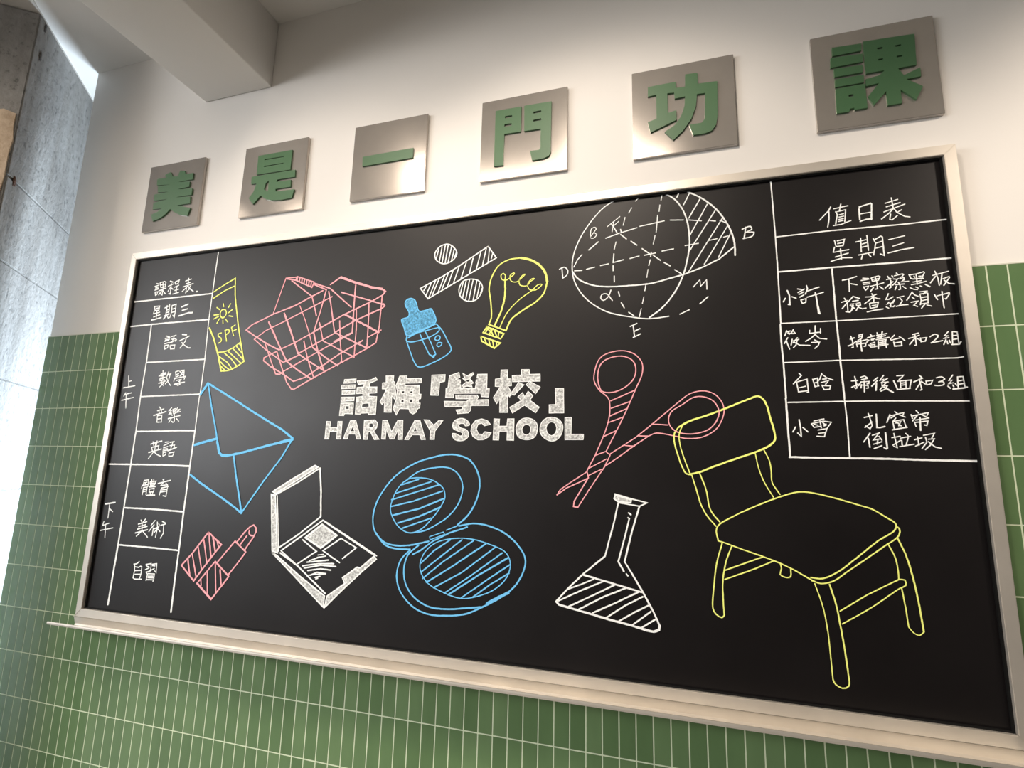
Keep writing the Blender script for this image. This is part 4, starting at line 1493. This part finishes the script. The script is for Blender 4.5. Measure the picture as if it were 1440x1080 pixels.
def spline(P, closed):
    n = len(P)
    if n < 3:
        return P
    out = []
    segs = n if closed else n - 1
    for i in range(segs):
        p0 = P[(i - 1) % n] if closed or i > 0 else P[0] * 2 - P[1]
        p1, p2 = P[i], P[(i + 1) % n]
        p3 = P[(i + 2) % n] if closed or i + 2 < n else P[-1] * 2 - P[-2]
        # centripetal parametrisation keeps the hand-drawn corners tidy
        t0 = 0.0
        t1 = t0 + max((p1 - p0).length, 1e-5) ** 0.5
        t2 = t1 + max((p2 - p1).length, 1e-5) ** 0.5
        t3 = t2 + max((p3 - p2).length, 1e-5) ** 0.5
        k = max(2, min(14, int((p2 - p1).length / 0.005)))
        for s in range(k):
            t = t1 + (t2 - t1) * s / k
            a1 = p0 * ((t1 - t) / (t1 - t0)) + p1 * ((t - t0) / (t1 - t0))
            a2 = p1 * ((t2 - t) / (t2 - t1)) + p2 * ((t - t1) / (t2 - t1))
            a3 = p2 * ((t3 - t) / (t3 - t2)) + p3 * ((t - t2) / (t3 - t2))
            c1 = a1 * ((t2 - t) / (t2 - t0)) + a2 * ((t - t0) / (t2 - t0))
            c2 = a2 * ((t3 - t) / (t3 - t1)) + a3 * ((t - t1) / (t3 - t1))
            out.append(c1 * ((t2 - t) / (t2 - t1)) + c2 * ((t - t1) / (t2 - t1)))
    if not closed:
        out.append(P[-1])
    return out

def resample(P, step):
    out = [P[0]]
    for a, c in zip(P, P[1:]):
        n = max(1, int((c - a).length / step))
        for i in range(1, n + 1):
            out.append(a.lerp(c, i / n))
    return out

def ribbon(bm, P, w, y, closed, mat=0):
    """a chalk line: uneven edges, rounded ends, mitred bends"""
    if closed:
        P = P + [P[0]]
    P = resample(P, 0.006)
    Q = [P[0]]
    for p in P[1:]:
        if (p - Q[-1]).length > 1e-5:
            Q.append(p)
    if len(Q) < 2:
        Q = [Q[0], Q[0] + Vector((0.0004, 0))]
    n = len(Q)
    def perp(v):
        v = v.normalized()
        return Vector((-v.y, v.x))
    L, Rr = [], []
    for i in range(n):
        if i == 0:
            d0 = d1 = (Q[-1] - Q[-2]) if closed else Q[1] - Q[0]
            d1 = Q[1] - Q[0]
        elif i == n - 1:
            d0 = Q[-1] - Q[-2]
            d1 = (Q[1] - Q[0]) if closed else d0
        else:
            d0, d1 = Q[i] - Q[i - 1], Q[i + 1] - Q[i]
        n0, n1 = perp(d0), perp(d1)
        mm = n0 + n1
        if mm.length < 0.35:
            mm = n1
        mm.normalize()
        k = 1.0 / max(0.55, mm.dot(n1))
        h = 0.5 * w * k
        L.append(Q[i] + mm * h * random.uniform(0.84, 1.14))
        Rr.append(Q[i] - mm * h * random.uniform(0.84, 1.14))
    mk = lambda p: bm.verts.new((p.x, y, ZT + p.y))
    vl = [mk(p) for p in L]
    vr = [mk(p) for p in Rr]
    for i in range(n - 1):
        f = bm.faces.new((vl[i], vr[i], vr[i + 1], vl[i + 1]))
        f.material_index = mat
    if not closed:
        for i, s in ((0, -1), (n - 1, 1)):
            d = ((Q[1] - Q[0]) if i == 0 else (Q[-1] - Q[-2])).normalized() * s
            side = perp(d) * (w * 0.5)
            tip = [mk(Q[i] + side * math.cos(a) + d * (w * 0.42) * math.sin(a)) for a in (0.6, 1.2, 1.95, 2.55)]
            ring = ([vr[0]] if i == 0 else [vl[-1]]) + tip + ([vl[0]] if i == 0 else [vr[-1]])
            try:
                f = bm.faces.new(ring)
                f.material_index = mat
            except ValueError:
                pass

def fill(bm, loops, y, mat):
    flat = [[Vector((p.x, p.y, 0)) for p in L] for L in loops]
    vs = [bm.verts.new((p.x, y, ZT + p.y)) for L in loops for p in L]
    for t in geometry.tessellate_polygon(flat):
        try:
            f = bm.faces.new([vs[i] for i in t])
            f.material_index = mat
        except ValueError:
            pass

def inset(loop, d, outer):
    """shrink a filled shape by d so that its chalk outline stays inside the drawn edge"""
    n = len(loop)
    a = sum(p.x * q.y - q.x * p.y for p, q in zip(loop, loop[1:] + loop[:1]))
    s = (1 if a > 0 else -1) * (1 if outer else -1)
    out = []
    for i in range(n):
        e0 = (loop[i] - loop[i - 1])
        e1 = (loop[(i + 1) % n] - loop[i])
        if e0.length < 1e-6 or e1.length < 1e-6:
            out.append(loop[i].copy())
            continue
        n0 = Vector((-e0.y, e0.x)).normalized() * s
        n1 = Vector((-e1.y, e1.x)).normalized() * s
        mm = n0 + n1
        if mm.length < 0.4:
            out.append(loop[i].copy())
            continue
        mm.normalize()
        out.append(loop[i] + mm * d / max(0.5, mm.dot(n1)))
    return out

groups = {}
def group_parent(nm):
    labels = {'chalk_timetable': 'white chalk timetable at the left end of the board',
              'chalk_duty_roster': 'white chalk duty roster at the right end of the board',
              'chalk_sphere_diagram': None}
    if nm not in groups:
        e = bpy.data.objects.new(nm, None)
        e.empty_display_size = 0.05
        e.parent = root
        e['label'] = labels[nm]
        COL.objects.link(e)
        groups[nm] = e
    return groups[nm]

blocks = []
for ln in CHALK.strip().split('\n'):
    if ln[0] == '@':
        nm, lab, colr, par = ln[1:].split('|')
        blocks.append((nm, lab, colr, par, []))
    else:
        blocks[-1][4].append(ln)
for bi, (nm, lab, colr, par, strokes) in enumerate(blocks):
    bm = bmesh.new()
    y = SY - 0.0005 - 0.00002 * bi
    for si, ln in enumerate(strokes):
        fl, w, pts = ln.split(';')
        w = float(w) * 1e-4
        loops = [[Vector([float(c) * 1e-4 for c in p.split(',')]) for p in L.split()] for L in pts.split('|')]
        if '~' in fl:
            loops = [spline(L, 'o' in fl or '#' in fl) for L in loops]
        yy = y - 0.0000015 * si
        if '#' in fl:
            loops = [inset(L, w * 0.5, i == 0) for i, L in enumerate(loops)]
            fill(bm, loops, yy, 1)
            for L in loops:
                ribbon(bm, L, w, yy - 0.000004, True)
        else:
            ribbon(bm, loops[0], w, yy, 'o' in fl)
    for f in bm.faces:
        if f.normal.y > 0:
            f.normal_flip()
    p = group_parent(par) if par else root
    bm.transform(ROOT_INV)
    o = from_bm(nm, bm, [M['chalk_' + colr], M['rub_' + colr]], p)
    o['label'] = lab
    if nm == 'chalk_sphere_diagram':
        groups[nm] = o

# ------------------------------------------------- metal plates with characters
GLYPHS = {'beautiful': [
'637,3289 913,3375 1053,3169 1302,3151 1368,3361 1608,3316 1665,3170 2028,3164 2039,2907 1365,2908 1922,2840 1924,2637 1356,2609 2083,2546 2086,2294 1350,2298 2044,2233 2070,1962 1470,1961 2121,1772 2013,1479 1659,1568 1394,1703 1155,1859 951,1677 727,1554 389,1479 254,1751 551,1831 738,1942 297,1967 290,2225 964,2284 275,2306 269,2561 932,2579 424,2629 389,2883 985,2856 327,2927 292,3183 741,3176'], 'is': [
'4915,3351 6336,3344 6332,2605 4923,2639 | 5210,3183 6012,3155 6015,3128 5215,3141 | 5214,2919 6023,2907 6027,2880 5219,2877',
'4729,2585 6541,2572 6557,2308 5839,2314 5813,2235 6402,2221 6418,1964 5808,1973 5821,1873 6581,1850 6509,1547 6081,1533 5675,1577 5445,1649 5201,1815 4921,1531 4709,1785 4877,1994 4969,2297 4740,2308 | 5367,2253 5487,2334 5492,1921 5322,2028'], 'one': [
'9137,2604 10953,2613 10954,2274 9155,2269'], 'gate': [
'13653,3356 14460,3348 14456,2529 13949,2537 13946,1530 13652,1544 | 13959,3126 14173,3119 14175,3042 13955,3050 | 13950,2866 14170,2852 14165,2766 13942,2781',
'14547,3351 15369,3335 15364,1710 15313,1603 15144,1542 14816,1537 14748,1850 15015,1837 15060,1913 15060,2509 14559,2520 | 14835,3099 15063,3102 15065,3029 14830,3038 | 14833,2835 15068,2840 15069,2772 14828,2777'], 'work': [
'18081,3208 18818,3215 18821,3024 19049,3016 19061,3383 19375,3365 19372,3033 19861,3005 19829,1997 19782,1738 19678,1591 19506,1539 19207,1544 19122,1864 19432,1856 19507,1959 19544,2719 19347,2727 19306,2374 19179,2023 18966,1724 18711,1492 18491,1761 18737,1903 18920,2142 19017,2432 19040,2722 18774,2708 18764,2895 18591,2911 18585,2312 18809,2354 18807,2068 18124,1812 18061,2136 18292,2196 18299,2931 18076,2914'], 'lesson': [
'22563,3351 23202,3319 23186,3118 22560,3112',
'22515,3066 23206,3029 23194,2807 22496,2793',
'22567,2745 23182,2719 23171,2520 22559,2518',
'22567,2446 23187,2447 23175,2235 22558,2238',
'22562,2185 23194,2197 23194,1539 22931,1541 22921,1594 22828,1589 22809,1515 22541,1517 | 22825,1973 22931,1968 22932,1910 22830,1903',
'23246,3361 24316,3312 24282,2470 23907,2462 24003,2246 24350,2387 24343,2146 24044,2135 24360,1875 24198,1557 23907,1879 23901,1519 23613,1521 23614,1901 23333,1578 23231,1837 23479,2148 23209,2125 23224,2318 23509,2357 23623,2469 23242,2469 23234,2644 | 23519,3118 23637,3113 23633,3062 23523,3064 | 23902,3093 24021,3095 24017,3048 23906,3047 | 23520,2803 23625,2803 23621,2762 23524,2757 | 23903,2799 24026,2797 24022,2753 23909,2756']}
k = (1.32267895 + 0.015) / 1.32267895
info = [('beautiful', 'leftmost of the six square metal plates, raised green character for beautiful'),
        ('is', 'second metal plate from the left, raised green character over the chalk sunscreen tube and basket'),
        ('one', 'metal plate with a single raised green bar on it'),
        ('gate', 'metal plate with a raised green gate-shaped character, two leaves side by side'),
        ('work', 'metal plate with a raised green character, second from the right in the row'),
        ('lesson', 'rightmost metal plate above the duty roster, dense many-stroked raised green character')]
for i, (key, lab) in enumerate(info):
    xc = 1.8526 + (0.1342 + 0.4406 * i - 1.8526) * k
    zc = ZT - 0.7442 + (0.2335 + 0.7442) * k
    hs = 0.1303 * k
    plate_root = empty('letter_plate', (xc, 0, zc), lab, 'sign', 'metal character plates above the blackboard')
    inv = Matrix.Translation((xc, 0, zc)).inverted()
    bm = bmesh.new()
    add_box(bm, xc - hs, xc + hs, -0.011, -0.0004, zc - hs, zc + hs)
    bmesh.ops.bevel(bm, geom=list(bm.edges), offset=0.0009, segments=2, affect='EDGES')
    bmesh.ops.recalc_face_normals(bm, faces=bm.faces)
    bm.transform(inv)
    from_bm('plate', bm, M['steel'], plate_root)
    bm = bmesh.new()
    for poly in GLYPHS[key]:
        loops = [[Vector([float(c) * 1e-4 for c in p.split(',')]) for p in L.split()] for L in poly.split('|')]
        for L in loops:
            a = sum(p.x * q.y - q.x * p.y for p, q in zip(L, L[1:] + L[:1]))
            n = len(L)
            fr = [bm.verts.new((p.x, -0.0162, ZT + p.y)) for p in L]
            bk = [bm.verts.new((p.x, -0.0108, ZT + p.y)) for p in L]
            for j in range(n):
                bm.faces.new((fr[j], fr[(j + 1) % n], bk[(j + 1) % n], bk[j]))
        for yv in (-0.0162, -0.0108):
            flat = [[Vector((p.x, p.y, 0)) for p in L] for L in loops]
            vs = [bm.verts.new((p.x, yv, ZT + p.y)) for L in loops for p in L]
            for t in geometry.tessellate_polygon(flat):
                bm.faces.new([vs[j] for j in t])
    bmesh.ops.remove_doubles(bm, verts=bm.verts, dist=0.00002)
    bmesh.ops.recalc_face_normals(bm, faces=bm.faces)
    bm.transform(inv)
    from_bm('raised_character', bm, M['green'], plate_root)
